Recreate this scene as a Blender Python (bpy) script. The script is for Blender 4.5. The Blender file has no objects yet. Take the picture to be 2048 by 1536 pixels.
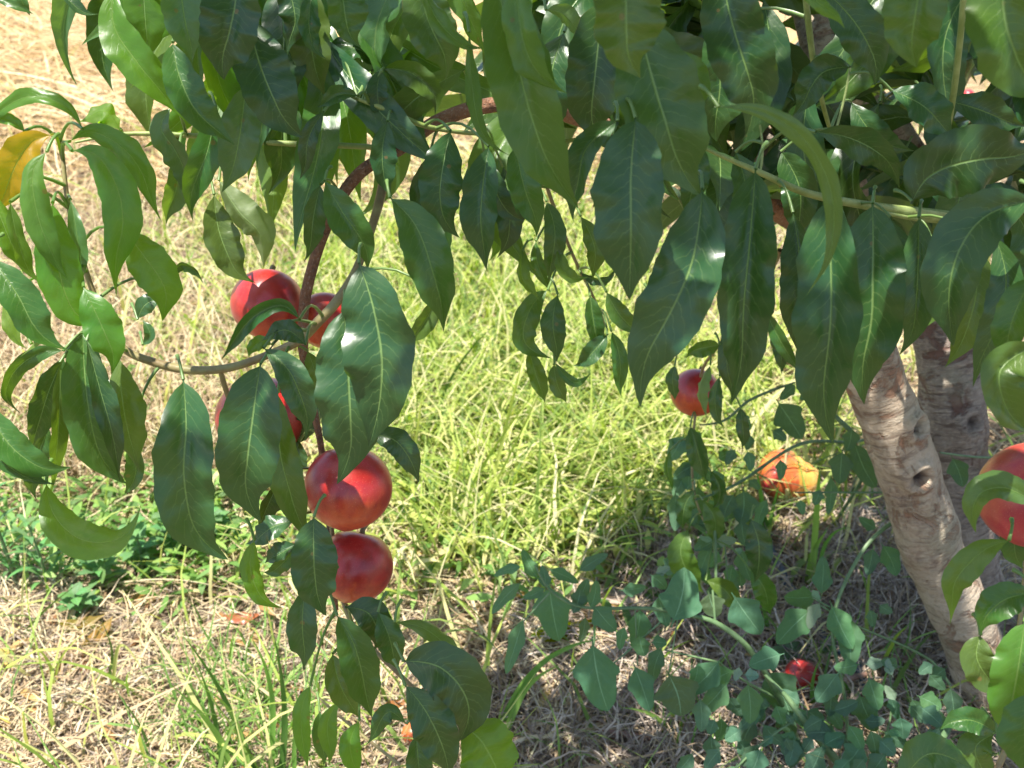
import bpy, math, random
import numpy as np
from mathutils import Vector
random.seed(7); rng = np.random.default_rng(7)
S = bpy.context.scene
COL = S.collection
# ---------------------------------------------------------------- camera, sky, sun, exposure
FPX, CX, CY = 2000.0, 1024.0, 768.0
H, PITCH = 0.95, math.radians(28)
cam = bpy.data.cameras.new('camera'); cam.sensor_width = 36; cam.lens = 36*FPX/2048
cam.clip_start = 0.02; cam.clip_end = 600
cam.dof.use_dof = True; cam.dof.focus_distance = 0.68; cam.dof.aperture_fstop = 0.0352/0.0024
camo = bpy.data.objects.new('camera', cam); COL.objects.link(camo)
camo.location = (0, 0, H); camo.rotation_euler = (math.radians(90)-PITCH, 0, 0)
S.camera = camo
SUN = Vector((-.20, -.19, .955)).normalized()
w = bpy.data.worlds.new('World'); S.world = w; w.use_nodes = True
nt = w.node_tree; bg = nt.nodes['Background']
sky = nt.nodes.new('ShaderNodeTexSky'); sky.sky_type = 'NISHITA'; sky.sun_disc = False
sky.sun_elevation = math.asin(SUN.z); sky.sun_rotation = math.atan2(SUN.x, SUN.y) % (2*math.pi)
nt.links.new(sky.outputs[0], bg.inputs[0]); bg.inputs[1].default_value = 0.115
sl = bpy.data.lights.new('sun', 'SUN'); sl.energy = 5.0; sl.angle = math.radians(.5); sl.color = (1, .95, .86)
so = bpy.data.objects.new('sun', sl); COL.objects.link(so)
so.rotation_euler = SUN.to_track_quat('Z', 'Y').to_euler(); so.location = (0, 0, 5)
S.view_settings.view_transform = 'Standard'; S.view_settings.look = 'None'
S.view_settings.gamma = 1; S.view_settings.use_curve_mapping = False
S.view_settings.exposure = 1.18
S.render.engine = 'CYCLES'; S.cycles.use_denoising = True
S.cycles.max_bounces = 8; S.cycles.diffuse_bounces = 4; S.cycles.transmission_bounces = 4

# ---------------------------------------------------------------- maths helpers
Cc = np.array([0, 0, H]); Fw = np.array([0, math.cos(PITCH), -math.sin(PITCH)])
Up = np.array([0, math.sin(PITCH), math.cos(PITCH)]); Rt = np.array([1., 0, 0])
def P(x, y, d):
    """point seen at photo pixel x, y at distance d along the view axis"""
    return Cc + d*(Fw + (x-CX)/FPX*Rt + (CY-y)/FPX*Up)
def G(x, y, z=0.0):
    v = Fw + (x-CX)/FPX*Rt + (CY-y)/FPX*Up
    return Cc + v*((z-H)/v[2])
def GD(x, y, z=0.0):
    v = Fw + (x-CX)/FPX*Rt + (CY-y)/FPX*Up
    return (z-H)/v[2]
def proj(p):
    q = np.asarray(p)-Cc; d = q@Fw
    return CX+FPX*(q@Rt)/d, CY-FPX*(q@Up)/d, d
def spline(pts, n):
    p = np.array(pts, float)
    if len(p) == 2: p = np.array([p[0], (p[0]+p[1])/2, p[1]])
    seg = np.linalg.norm(np.diff(p[:, :2], axis=0), axis=1)+1e-6
    t = np.concatenate([[0], np.cumsum(seg)]); t /= t[-1]
    m = np.zeros_like(p)
    m[1:-1] = (p[2:]-p[:-2])/(t[2:]-t[:-2])[:, None]
    m[0] = 1.5*(p[1]-p[0])/(t[1]-t[0])-.5*m[1]; m[-1] = 1.5*(p[-1]-p[-2])/(t[-1]-t[-2])-.5*m[-2]
    s = np.linspace(0, 1, n); i = np.clip(np.searchsorted(t, s, side='right')-1, 0, len(t)-2)
    h = (t[i+1]-t[i])[:, None]; u = ((s-t[i])/(t[i+1]-t[i]))[:, None]
    return ((2*u**3-3*u**2+1)*p[i]+(u**3-2*u**2+u)*h*m[i]+(-2*u**3+3*u**2)*p[i+1]+(u**3-u**2)*h*m[i+1])
def nz(v):
    return v/(np.linalg.norm(v, axis=-1, keepdims=True)+1e-12)
def mesh_np(name, V, Fq, uv=None, attrs=None, smooth=True):
    """mesh from vertex array and quad array"""
    me = bpy.data.meshes.new(name)
    V = np.asarray(V, np.float32); Fq = np.asarray(Fq, np.int32)
    me.vertices.add(len(V)); me.vertices.foreach_set('co', V.ravel())
    me.loops.add(Fq.size); me.loops.foreach_set('vertex_index', Fq.ravel())
    me.polygons.add(len(Fq)); me.polygons.foreach_set('loop_start', np.arange(len(Fq), dtype=np.int32)*Fq.shape[1])
    me.update(calc_edges=True)
    me.polygons.foreach_set('use_smooth', np.full(len(Fq), smooth))
    if uv is not None:
        l = me.uv_layers.new(name='UVMap'); l.data.foreach_set('uv', np.asarray(uv, np.float32)[Fq.ravel()].ravel())
    for k, a in (attrs or {}).items():
        at = me.attributes.new(k, 'FLOAT', 'POINT'); at.data.foreach_set('value', np.asarray(a, np.float32))
    me.validate(); me.update()
    return me
def link(name, me, mat=None, parent=None, color=None):
    o = bpy.data.objects.new(name, me); COL.objects.link(o)
    if mat and not me.materials: me.materials.append(mat)
    if parent: o.parent = parent
    if color is not None: o.color = (*color, 1)
    return o
def tag(o, label=None, cat=None, group=None, kind=None):
    if label: o['label'] = label
    if cat: o['category'] = cat
    if group: o['group'] = group
    if kind: o['kind'] = kind
    return o
def empty(name, loc):
    o = bpy.data.objects.new(name, None); COL.objects.link(o); o.location = loc; o.empty_display_size = .05
    return o
def grid_faces(n, m, off=0):
    i, j = np.meshgrid(np.arange(n-1), np.arange(m-1), indexing='ij')
    a = (i*m+j).ravel()+off
    return np.stack([a, a+1, a+m+1, a+m], 1)

# ---------------------------------------------------------------- materials
class N:
    def __init__(s, name):
        s.m = bpy.data.materials.new(name); s.m.use_nodes = True; s.t = s.m.node_tree; s.t.nodes.clear()
        s.out = s.t.nodes.new('ShaderNodeOutputMaterial')
    def n(s, typ, ins=None, **kw):
        x = s.t.nodes.new(typ)
        for k, v in kw.items(): setattr(x, k, v)
        for k, v in (ins or {}).items():
            if hasattr(v, 'links') or isinstance(v, bpy.types.NodeSocket): s.t.links.new(v, x.inputs[k])
            else: x.inputs[k].default_value = v
        return x
    def math(s, op, a, b=0.0, c=None, clamp=False):
        x = s.t.nodes.new('ShaderNodeMath'); x.operation = op; x.use_clamp = clamp
        for i, v in enumerate((a, b, c)):
            if v is None: continue
            if isinstance(v, bpy.types.NodeSocket): s.t.links.new(v, x.inputs[i])
            else: x.inputs[i].default_value = v
        return x.outputs[0]
    def mix(s, f, a, b, mode='MIX'):
        x = s.t.nodes.new('ShaderNodeMix'); x.data_type = 'RGBA'; x.blend_type = mode
        for i, v in ((0, f), (6, a), (7, b)):
            if isinstance(v, bpy.types.NodeSocket): s.t.links.new(v, x.inputs[i])
            else: x.inputs[i].default_value = v if i == 0 else (*v, 1) if len(v) == 3 else v
        return x.outputs[2]
    def ramp(s, f, stops):
        x = s.t.nodes.new('ShaderNodeValToRGB'); e = x.color_ramp.elements
        while len(e) < len(stops): e.new(.5)
        for k, (p, c) in zip(e, stops): k.position = p; k.color = (*c, 1) if len(c) == 3 else c
        s.t.links.new(f, x.inputs[0]); return x.outputs[0]
    def noise(s, scale, detail=4, rough=.55, vec=None, dim='3D', dist=0):
        i = {'Scale': scale, 'Detail': detail, 'Roughness': rough, 'Distortion': dist}
        if vec is not None: i['Vector'] = vec
        return s.n('ShaderNodeTexNoise', i).outputs[0]
    def done(s, sh, disp=None):
        s.t.links.new(sh, s.out.inputs[0]); return s.m

def leaf_material(name, nveins, curve, rough, backmul, veincol, vmix, trans, spots=False, dust=0.0):
    k = N(name)
    uvn = k.n('ShaderNodeUVMap').outputs[0]
    sep = k.n('ShaderNodeSeparateXYZ', {0: uvn}); u, v = sep.outputs[0], sep.outputs[1]
    au = k.math('ABSOLUTE', k.math('MULTIPLY_ADD', u, 2.0, -1.0))          # 0 midrib .. 1 edge
    tc = k.n('ShaderNodeTexCoord').outputs['Object']
    oi = k.n('ShaderNodeObjectInfo'); base = oi.outputs['Color']; rnd = oi.outputs['Random']
    wob = k.noise(9, 2, .5, uvn); n0 = k.noise(25, 2, .5, tc)
    s1 = k.math('MULTIPLY_ADD', v, nveins, k.math('MULTIPLY', k.math('POWER', au, 1.25), -curve))
    s1 = k.math('ADD', s1, k.math('MULTIPLY', wob, .9)); s1 = k.math('ADD', s1, k.math('MULTIPLY', k.math('SIGN', k.math('SUBTRACT', u, .5)), .22))
    fr = k.math('ABSOLUTE', k.math('SUBTRACT', k.math('FRACT', s1), .5))  # .5 at the vein
    side = k.math('SUBTRACT', 1, k.math('DIVIDE', k.math('SUBTRACT', .5, fr), .085), clamp=True)
    side = k.math('MULTIPLY', side, k.math('SUBTRACT', 1, au, clamp=True))
    side = k.math('MULTIPLY', side, k.math('MULTIPLY_ADD', n0, .8, .35, clamp=True))
    mid = k.math('SUBTRACT', 1, k.math('DIVIDE', au, .042), clamp=True)
    mid = k.math('POWER', mid, .5)
    n1 = k.noise(30, 5, .6, tc); n2 = k.noise(220, 3, .6, tc)
    c = k.mix(k.math('MULTIPLY_ADD', n1, 1.6, -.4, clamp=True), k.mix(.22, base, (.0, .02, .01)), k.mix(.16, base, (.20, .26, .06)))
    c = k.mix(k.math('MULTIPLY', k.math('SUBTRACT', n2, .35, clamp=True), .35), c, (.01, .03, .01))
    ed = k.math('MULTIPLY', k.math('POWER', au, 5), k.noise(18, 3, .6, tc)); ed = k.math('MAXIMUM', ed, k.math('MULTIPLY', k.math('POWER', v, 14), .62))
    ed = k.math('MULTIPLY', k.math('MULTIPLY', k.math('SUBTRACT', ed, .52, clamp=True), 9, clamp=True), k.math('GREATER_THAN', rnd, .62))
    c = k.mix(k.math('MULTIPLY', ed, .75), c, (.22, .13, .05))
    if dust: c = k.mix(k.math('MULTIPLY', k.noise(14, 4, .6, tc), dust), c, (.25, .33, .27))
    if spots:
        vo = k.n('ShaderNodeTexVoronoi', {'Scale': 55.0, 'Vector': tc}); 
        sp = k.math('LESS_THAN', vo.outputs['Distance'], k.math('MULTIPLY', k.math('SUBTRACT', k.n('ShaderNodeSeparateColor', {0: vo.outputs['Color']}).outputs[0], .86, clamp=True), 1.2))
        c = k.mix(sp, c, (.13, .09, .03))
    c = k.mix(k.math('MULTIPLY', side, vmix), c, veincol)
    c = k.mix(k.math('MULTIPLY', mid, .62), c, tuple(min(1, 1.35*q) for q in veincol))
    back = k.n('ShaderNodeNewGeometry').outputs['Backfacing']
    bc = k.mix(.45, c, (.20, .27, .13))
    c2 = k.mix(k.math('MULTIPLY', back, backmul), c, bc)
    hgt = k.math('ADD', k.math('MULTIPLY', side, -.12), k.math('ADD', k.math('MULTIPLY', k.noise(60, 3, .5, tc), .9), k.math('MULTIPLY', k.noise(30, 2, .5, tc), 5.0)))
    hgt = k.math('ADD', hgt, k.math('MULTIPLY', mid, -.6))
    bmp = k.n('ShaderNodeBump', {'Strength': .55, 'Distance': .0012, 'Height': hgt}).outputs[0]
    rg = k.math('MULTIPLY_ADD', back, .22, k.math('MULTIPLY_ADD', n1, .25, rough-.12))
    pb = k.n('ShaderNodeBsdfPrincipled', {'Base Color': c2, 'Roughness': rg, 'Normal': bmp})
    pb.inputs['Specular IOR Level'].default_value = .5 if spots else .35
    tcol = k.mix(1.0, k.mix(.55, c2, (.42, .72, .03)), (1.0, 1.0, .6), 'MULTIPLY')
    tr = k.n('ShaderNodeBsdfTranslucent', {'Color': tcol, 'Normal': bmp})
    if spots: trans = k.math('MULTIPLY_ADD', k.n('ShaderNodeSeparateColor', {0: base}).outputs[1], 2.0, .02, clamp=True)
    mx = k.n('ShaderNodeMixShader', {0: trans, 1: pb.outputs[0], 2: tr.outputs[0]})
    return k.done(mx.outputs[0])
M_LEAF = leaf_material('peach_leaf', 15, 2.6, .33, .8, (.17, .26, .08), .60, .40, spots=True)
M_WEED = leaf_material('goosefoot_leaf', 6, 2.2, .62, .8, (.20, .36, .22), .35, .22, dust=.16)

def blade_material(name, stops, trans, tcol=None, rough=.6):
    k = N(name)
    r = k.n('ShaderNodeAttribute', attribute_name='rnd').outputs['Fac']
    tl = k.n('ShaderNodeAttribute', attribute_name='along').outputs['Fac']
    c = k.ramp(r, stops)
    tc = k.n('ShaderNodeTexCoord').outputs['Object']
    c = k.mix(k.math('MULTIPLY', k.noise(45, 3, .6, tc), .35), c, (.12, .09, .05))
    pb = k.n('ShaderNodeBsdfPrincipled', {'Base Color': c, 'Roughness': rough})
    tr = k.n('ShaderNodeBsdfTranslucent', {'Color': k.mix(1, c, tcol or (1.2, 1.25, .8), 'MULTIPLY')})
    mx = k.n('ShaderNodeMixShader', {0: trans, 1: pb.outputs[0], 2: tr.outputs[0]})
    return k.done(mx.outputs[0])
M_STRAW = blade_material('dry_straw', [(0, (.28, .18, .10)), (.3, (.50, .36, .21)), (.65, (.66, .52, .32)), (.9, (.76, .66, .44)), (1, (.48, .50, .20))], .2)
M_GOLD = blade_material('golden_straw', [(0, (.27, .15, .06)), (.35, (.54, .36, .16)), (.75, (.72, .55, .29)), (1, (.86, .75, .50))], .2)
M_GREY = blade_material('weathered_straw', [(0, (.10, .07, .055)), (.5, (.34, .26, .20)), (1, (.64, .54, .44))], .1)
M_GRASS = blade_material('grass_blade', [(0, (.09, .18, .03)), (.3, (.28, .40, .06)), (.6, (.48, .56, .11)), (.8, (.64, .60, .26)), (1, (.74, .66, .42))], .36, (1.2, 1.4, .5))
M_GREEN = blade_material('fresh_green_blade', [(0, (.07, .18, .03)), (.5, (.16, .34, .06)), (1, (.32, .48, .10))], .35, (1.1, 1.4, .5))
M_DEAD = blade_material('dead_leaf', [(0, (.22, .09, .03)), (.4, (.42, .22, .08)), (.8, (.60, .40, .14)), (1, (.65, .52, .12))], .2)

def ground_material():
    k = N('orchard_soil'); tc = k.n('ShaderNodeTexCoord').outputs['Object']
    a = k.noise(1.6, 4, .6, tc); b = k.noise(38, 8, .7, tc); c_ = k.noise(260, 4, .7, tc)
    soil = k.ramp(b, [(.3, (.075, .05, .035)), (.5, (.19, .135, .09)), (.7, (.36, .27, .19))])
    sep = k.n('ShaderNodeSeparateXYZ', {0: tc})
    far = k.math('MULTIPLY', k.math('SUBTRACT', sep.outputs[1], 3.0), .35, clamp=True)
    st = k.ramp(c_, [(.3, (.28, .16, .07)), (.55, (.52, .35, .17)), (.75, (.70, .55, .32))])
    col = k.mix(k.math('MULTIPLY', far, .85), soil, st)
    grass = k.math('MULTIPLY', k.math('SUBTRACT', a, .5, clamp=True), 3.0, clamp=True)
    col = k.mix(k.math('MULTIPLY', grass, .5), col, (.12, .17, .05))
    bmp = k.n('ShaderNodeBump', {'Strength': .9, 'Distance': .012, 'Height': k.math('ADD', b, k.math('MULTIPLY', c_, .4))}).outputs[0]
    pb = k.n('ShaderNodeBsdfPrincipled', {'Base Color': col, 'Roughness': .95, 'Normal': bmp})
    return k.done(pb.outputs[0])
M_SOIL = ground_material()

def bark_material(name, cols, patch, streak=1.0, lich=(.33, .36, .25)):
    k = N(name); uv = k.n('ShaderNodeUVMap').outputs[0]; tc = k.n('ShaderNodeTexCoord').outputs['Object']
    mp = k.n('ShaderNodeMapping', {0: uv}); mp.inputs['Scale'].default_value = (6, 130, 1)
    mp2 = k.n('ShaderNodeMapping', {0: uv}); mp2.inputs['Scale'].default_value = (16, 420, 1)
    h1 = k.noise(1, 5, .65, mp.outputs[0], dist=.6); h2 = k.noise(1, 4, .65, mp2.outputs[0], dist=.4)
    big = k.noise(16, 5, .65, tc); fine = k.noise(180, 5, .7, tc)
    c = k.ramp(k.math('MULTIPLY_ADD', fine, .45, k.math('MULTIPLY', big, .6)), [(.35, cols[0]), (.5, cols[1]), (.68, cols[2])])
    dk = k.math('MULTIPLY', k.math('MULTIPLY', k.math('SUBTRACT', h1, .54, clamp=True), 12, clamp=True), .75*streak)
    c = k.mix(dk, c, (.10, .06, .045))
    lt = k.math('MULTIPLY', k.math('MULTIPLY', k.math('SUBTRACT', h2, .54, clamp=True), 10, clamp=True), .55*streak)
    c = k.mix(lt, c, (.55, .46, .37))
    pm = k.math('MULTIPLY', k.math('SUBTRACT', k.noise(20, 5, .65, tc, dist=1.2), .555, clamp=True), 14, clamp=True)
    c = k.mix(k.math('MULTIPLY', pm, .8), c, patch)
    lm = k.math('MULTIPLY', k.math('SUBTRACT', k.noise(11, 4, .6, tc), .55, clamp=True), 5, clamp=True)
    c = k.mix(k.math('MULTIPLY', lm, .45), c, lich)
    at = k.n('ShaderNodeAttribute', attribute_name='knot').outputs['Fac']
    c = k.mix(at, c, (.045, .028, .022))
    hh = k.math('ADD', k.math('MULTIPLY', h1, -.8), k.math('ADD', k.math('MULTIPLY', fine, .5), k.math('MULTIPLY', pm, -.5)))
    bmp = k.n('ShaderNodeBump', {'Strength': 1.0, 'Distance': .007, 'Height': hh}).outputs[0]
    pb = k.n('ShaderNodeBsdfPrincipled', {'Base Color': c, 'Roughness': .85, 'Normal': bmp})
    return k.done(pb.outputs[0])
M_BARK = bark_material('trunk_bark', [(.23, .155, .11), (.45, .35, .25), (.60, .50, .38)], (.30, .15, .085), .75)
M_BARK2 = bark_material('old_bark', [(.14, .10, .08), (.27, .21, .17), (.42, .35, .29)], (.16, .07, .05))
M_BRANCH = bark_material('branch_bark', [(.15, .065, .035), (.29, .135, .07), (.38, .21, .12)], (.20, .12, .08), .6)
def twig_material(name, ca, cb):
    k = N(name); tc = k.n('ShaderNodeTexCoord').outputs['Object']
    c = k.ramp(k.noise(70, 4, .6, tc), [(.35, ca), (.65, cb)])
    b = k.n('ShaderNodeBump', {'Strength': .4, 'Distance': .001, 'Height': k.noise(300, 3, .6, tc)}).outputs[0]
    pb = k.n('ShaderNodeBsdfPrincipled', {'Base Color': c, 'Roughness': .5, 'Normal': b}); return k.done(pb.outputs[0])
M_TWIG = twig_material('green_twig', (.17, .23, .05), (.30, .36, .12))
M_TWIGB = twig_material('brown_green_twig', (.19, .13, .06), (.28, .25, .10))
M_WSTEM = twig_material('weed_stem', (.08, .15, .06), (.16, .25, .11))
M_STICK = twig_material('dry_stick', (.20, .10, .07), (.38, .24, .18))
M_HOSE = twig_material('hose_plastic', (.05, .075, .10), (.10, .14, .18))
M_STONE = twig_material('stone', (.22, .16, .12), (.38, .30, .23))

def fruit_material(name, dark, red, warm, ypos, yamt):
    k = N(name); tc = k.n('ShaderNodeTexCoord').outputs['Object']
    nrm = k.n('ShaderNodeVectorMath', {0: tc}, operation='NORMALIZE').outputs[0]
    sep = k.n('ShaderNodeSeparateXYZ', {0: nrm})
    big = k.noise(1.6, 4, .6, nrm, dist=.5)
    mp = k.n('ShaderNodeMapping', {0: nrm}); mp.inputs['Scale'].default_value = (4, 4, 1.6)
    st = k.noise(1.3, 6, .65, mp.outputs[0])
    f = k.math('MULTIPLY_ADD', big, .85, k.math('MULTIPLY', st, .15))
    c = k.ramp(f, [(.25, dark), (.55, red), (.75, tuple(q*1.1 for q in red))])
    dv = k.n('ShaderNodeVectorMath', {0: nrm, 1: Vector(ypos).normalized()}, operation='DOT_PRODUCT').outputs['Value']
    wm = k.math('MULTIPLY', k.math('ADD', k.math('MULTIPLY_ADD', dv, 1.0, -.35), k.math('MULTIPLY_ADD', st, 1.2, -.6)), yamt, clamp=True)
    c = k.mix(wm, c, warm)
    vo = k.n('ShaderNodeTexVoronoi', {'Scale': 24.0, 'Vector': nrm, 'Randomness': 1.0}).outputs['Distance']
    sp = k.math('LESS_THAN', vo, .12)
    c = k.mix(k.math('MULTIPLY', sp, .42), c, (.80, .48, .28))
    fine = k.noise(60, 3, .6, nrm)
    c = k.mix(k.math('MULTIPLY', k.math('SUBTRACT', fine, .5, clamp=True), .6), c, (.6, .3, .2))
    bmp = k.n('ShaderNodeBump', {'Strength': .12, 'Distance': .0008, 'Height': k.noise(26, 4, .6, nrm)}).outputs[0]
    pb = k.n('ShaderNodeBsdfPrincipled', {'Base Color': c, 'Roughness': k.math('MULTIPLY_ADD', big, .2, .24), 'Normal': bmp})
    pb.inputs['Subsurface Weight'].default_value = .08; pb.inputs['Subsurface Radius'].default_value = (1, .3, .1); pb.inputs['Subsurface Scale'].default_value = .006
    pb.inputs['Coat Weight'].default_value = .35; pb.inputs['Coat Roughness'].default_value = .25
    pb.inputs['Sheen Weight'].default_value = .05; pb.inputs['Sheen Tint'].default_value = (1, .8, .85, 1)
    return k.done(pb.outputs[0])
M_FRUIT = fruit_material('nectarine_skin', (.22, .008, .010), (.44, .018, .014), (.66, .14, .02), (.1, -.3, -1), .9)
M_FRUIT2 = fruit_material('pink_nectarine_skin', (.26, .010, .03), (.44, .022, .035), (.58, .36, .06), (-1, .8, .3), .3)
M_ORANGE = fruit_material('orange_nectarine_skin', (.42, .05, .02), (.62, .14, .03), (.88, .50, .10), (.2, -.7, .5), 2.2)
M_FLESH = fruit_material('nectarine_flesh', (.55, .16, .03), (.80, .34, .06), (.85, .55, .15), (0, -1, .5), 1.2)

# ---------------------------------------------------------------- leaf builder
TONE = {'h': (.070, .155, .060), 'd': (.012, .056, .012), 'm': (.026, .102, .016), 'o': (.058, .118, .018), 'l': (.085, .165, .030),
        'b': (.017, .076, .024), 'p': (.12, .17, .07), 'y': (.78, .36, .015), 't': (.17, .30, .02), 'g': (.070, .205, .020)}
def leaf_profile(t, kind, ex=.8):
    if kind == 'peach':
        x = np.clip((t-.045)/.955, 0, 1)
        q = np.clip((x-.70)/.30, 0, 1); wv = np.sin(np.pi*np.clip(x, 0, 1)**.86)**ex*(1-.62*q*q*(3-2*q))
        return np.maximum(wv, .028*(t < .2)+.004)
    x = np.clip((t-.12)/.88, 0, 1)
    pts = np.interp(x, [0, .08, .2, .34, .40, .48, .60, .74, .88, .96, 1], [0, .34, .70, 1.0, .95, .74, .68, .60, .42, .22, .0])
    return np.maximum(pts, .03)
def leaf_mesh(C3, hw, roll=(0, 0), fold=.3, rip=.10, rph=0., rk=3., curl=.12, m=9, kind='peach', view=None, ex=None):
    n = len(C3); t = np.linspace(0, 1, n)
    T = nz(np.gradient(C3, axis=0)); V = nz((Cc if view is None else view)-C3)
    Sd = nz(np.cross(T, V)); Nn = np.cross(Sd, T)
    r = np.radians(np.interp(t, np.linspace(0, 1, len(roll)), roll))[:, None]
    S2 = Sd*np.cos(r)+Nn*np.sin(r); N2 = nz(np.cross(S2, T))
    prof = leaf_profile(t, kind, ex or .62+.34*(.5+.5*math.sin(rph*7)))*hw
    if kind == 'peach': prof = prof*(1+.035*np.sin(t*31+rph*3)+.02*np.sin(t*67+rph))
    u = np.linspace(-1, 1, m)[None, :, None]; p = prof[:, None, None]; tt = t[:, None, None]
    env = np.minimum(1, 4*t*(1-t)+.15)[:, None, None]
    z = np.abs(u)*math.sin(fold)-curl*u*u + rip*env*u*u*np.sin(2*np.pi*rk*tt+rph+np.sign(u)*1.1) + .05*env*np.sin(2*np.pi*rk*2.3*tt+rph*2+u*3)*np.abs(u)
    nq = 8.5; ph_ = 2*np.pi*(nq*tt-1.1*np.abs(u)) if kind == 'peach' else 2*np.pi*(3*tt-.8*np.abs(u))
    z = z+.028*env*np.sin(ph_+.6*np.sin(rph*5+tt*9))*np.sin(np.pi*np.clip(np.abs(u), 0, 1))+.07*env*np.sin(np.pi*np.abs(u))*np.sin(tt*13+rph*4+u*1.5)
    X = C3[:, None, :]+S2[:, None, :]*(u*p*math.cos(fold))+N2[:, None, :]*(p*z)
    uv = np.stack([np.broadcast_to((u[..., 0]+1)/2, (n, m)), np.broadcast_to(t[:, None], (n, m))], -1).reshape(-1, 2)
    return X.reshape(-1, 3), grid_faces(n, m), uv
def sag(pts2, d, slope=None, bow=None):
    """give a picture-plane midrib its depth: tips of hanging leaves lean away"""
    a = spline(pts2, 30); L = np.linalg.norm(np.diff(a, axis=0), axis=1).sum()
    tg = nz(a[-1]-a[-6]); q_ = np.clip((np.linspace(0, 1, 30)-.72), 0, 1)**2*L*random.uniform(-1, 1)*1.5; a = a+np.outer(q_, [-tg[1], tg[0]])
    dy = a[-1, 1]-a[0, 1]; t = np.linspace(0, 1, len(a))
    sl_ = (.22*dy if slope is None else slope*L)*d/FPX; bw = (-.12 if bow is None else bow)*L*d/FPX
    dd = d+sl_*(t-.4)+bw*np.sin(np.pi*t)
    return np.array([P(x, y, q) for (x, y), q in zip(a, dd)])
tree = empty('nectarine_tree', tuple(G(1985, 1420)))
tag(tree, 'nectarine tree with pale scarred trunk at right, long drooping leaves and red fruit', 'tree')
TREE_LOC = np.array(tree.location)
N_LEAF = [0]
def add_leaf(pts, wpx, d, tone='m', roll=None, fold=None, slope=None, bow=None, rip=None):
    r = random
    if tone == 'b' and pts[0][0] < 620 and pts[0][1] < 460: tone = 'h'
    if roll is None: roll = (r.uniform(-40, 40), r.uniform(-40, 40))
    elif isinstance(roll, (int, float)): roll = (roll+r.uniform(-14, 14), roll+r.uniform(-22, 22))
    fold = r.uniform(.22, .72) if fold is None else fold
    C3 = sag(pts, d, slope, bow)
    rl = np.mean(np.abs(np.cos(np.radians(np.array(roll))))); 
    hw = (wpx*(1.0 if wpx >= 110 else .95))*d/FPX/2/max(.45, rl**.5)
    X, Fq, uv = leaf_mesh(C3, hw, roll, fold, rip if rip is not None else r.uniform(.08, .26), r.uniform(0, 6), r.uniform(1.6, 4), r.uniform(.15, .6) if tone in 'gl' else r.uniform(-.05, .3), ex=.58 if wpx >= 110 else None)
    b_ = C3[0]; dn = np.linalg.norm(TW-b_, axis=1); k_ = dn.argmin()
    if dn[k_] < .065 and dn[k_] > .004 and pts[0][1] > -30: e_ = TW[k_]
    elif dn[k_] <= .004: e_ = None
    else: e_ = b_+np.array([r.uniform(-.008, .008), .012, r.uniform(.003, .009)])
    if e_ is not None:
        md = (b_+e_)/2+np.array([0, 0, .15*np.linalg.norm(e_-b_)])
        X2, F2, uv2, _k = tube([b_+(C3[1]-b_)*.5, md, e_], [.0011, .0009, .0014], 6, n=7)
        Fq = np.concatenate([Fq, F2+len(X)]); X = np.concatenate([X, X2]); uv = np.concatenate([uv, np.tile([[.5, .02]], (len(X2), 1))])
    c0 = C3[0]
    me = mesh_np('leaf', X-c0, Fq, uv)
    j = [r.uniform(.82, 1.2), r.uniform(.88, 1.14), r.uniform(.8, 1.25)]
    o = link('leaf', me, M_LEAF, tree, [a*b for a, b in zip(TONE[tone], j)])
    o.location = tuple(c0-TREE_LOC); N_LEAF[0] += 1
    return o

# ---------------------------------------------------------------- tubes
def tube(pts3, radii, seg=10, bumps=0., n=None, knots=()):
    p = np.array(pts3, float); n = n or max(12, len(p)*6)
    a = spline(np.column_stack([p, radii]), n) if len(p) > 1 else p
    C3, R = a[:, :3], np.abs(a[:, 3])
    # spline() measures chords on x,y only; fine for our gently varying paths
    T = nz(np.gradient(C3, axis=0)); ref = np.array([.3, .9, .2]); A = nz(np.cross(T, ref)); B = np.cross(T, A)
    th = np.linspace(0, 2*np.pi, seg+1)[None, :, None]
    ss = np.concatenate([[0], np.cumsum(np.linalg.norm(np.diff(C3, axis=0), axis=1))])
    rr = R[:, None, None]*np.ones((n, seg+1, 1))
    if bumps:
        q = ss[:, None, None]
        rr = rr*(1+bumps*(np.sin(3*th+q*31)*.5+np.sin(2*th-q*19+1)*.6+np.sin(5*th+q*77)*.25+.5*np.sin(q*55+.5)+.35*np.sin(q*140+2*th)))
        rr[:, -1] = rr[:, 0]
    X = C3[:, None, :]+rr*(A[:, None, :]*np.cos(th)+B[:, None, :]*np.sin(th))
    kn = np.zeros((n, seg+1))
    for (kp, kr, kh) in knots:
        q = X-Cc; dz = q@Fw; qx = CX+FPX*(q@Rt)/dz; qy = CY-FPX*(q@Up)/dz
        kk = np.hypot(qx-kp[0], qy-kp[1])+(dz-dz.min(axis=1, keepdims=True))*1500; ki = np.unravel_index(kk.argmin(), kk.shape)
        dd = np.linalg.norm(X-X[ki], axis=2); g = np.exp(-(dd/kr)**2)
        ring = np.exp(-((dd-kr*1.1)/(kr*.55))**2)
        X = X+nz(X-C3[:, None, :])*((ring*kh-g*kh*1.2)[..., None]); kn = np.maximum(kn, np.exp(-(dd/(kr*.62))**4))
    uv = np.stack([np.broadcast_to(th[..., 0]/(2*np.pi), (n, seg+1)), np.broadcast_to(ss[:, None], (n, seg+1))], -1).reshape(-1, 2)
    return X.reshape(-1, 3), grid_faces(n, seg+1), uv, kn.ravel()
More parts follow.
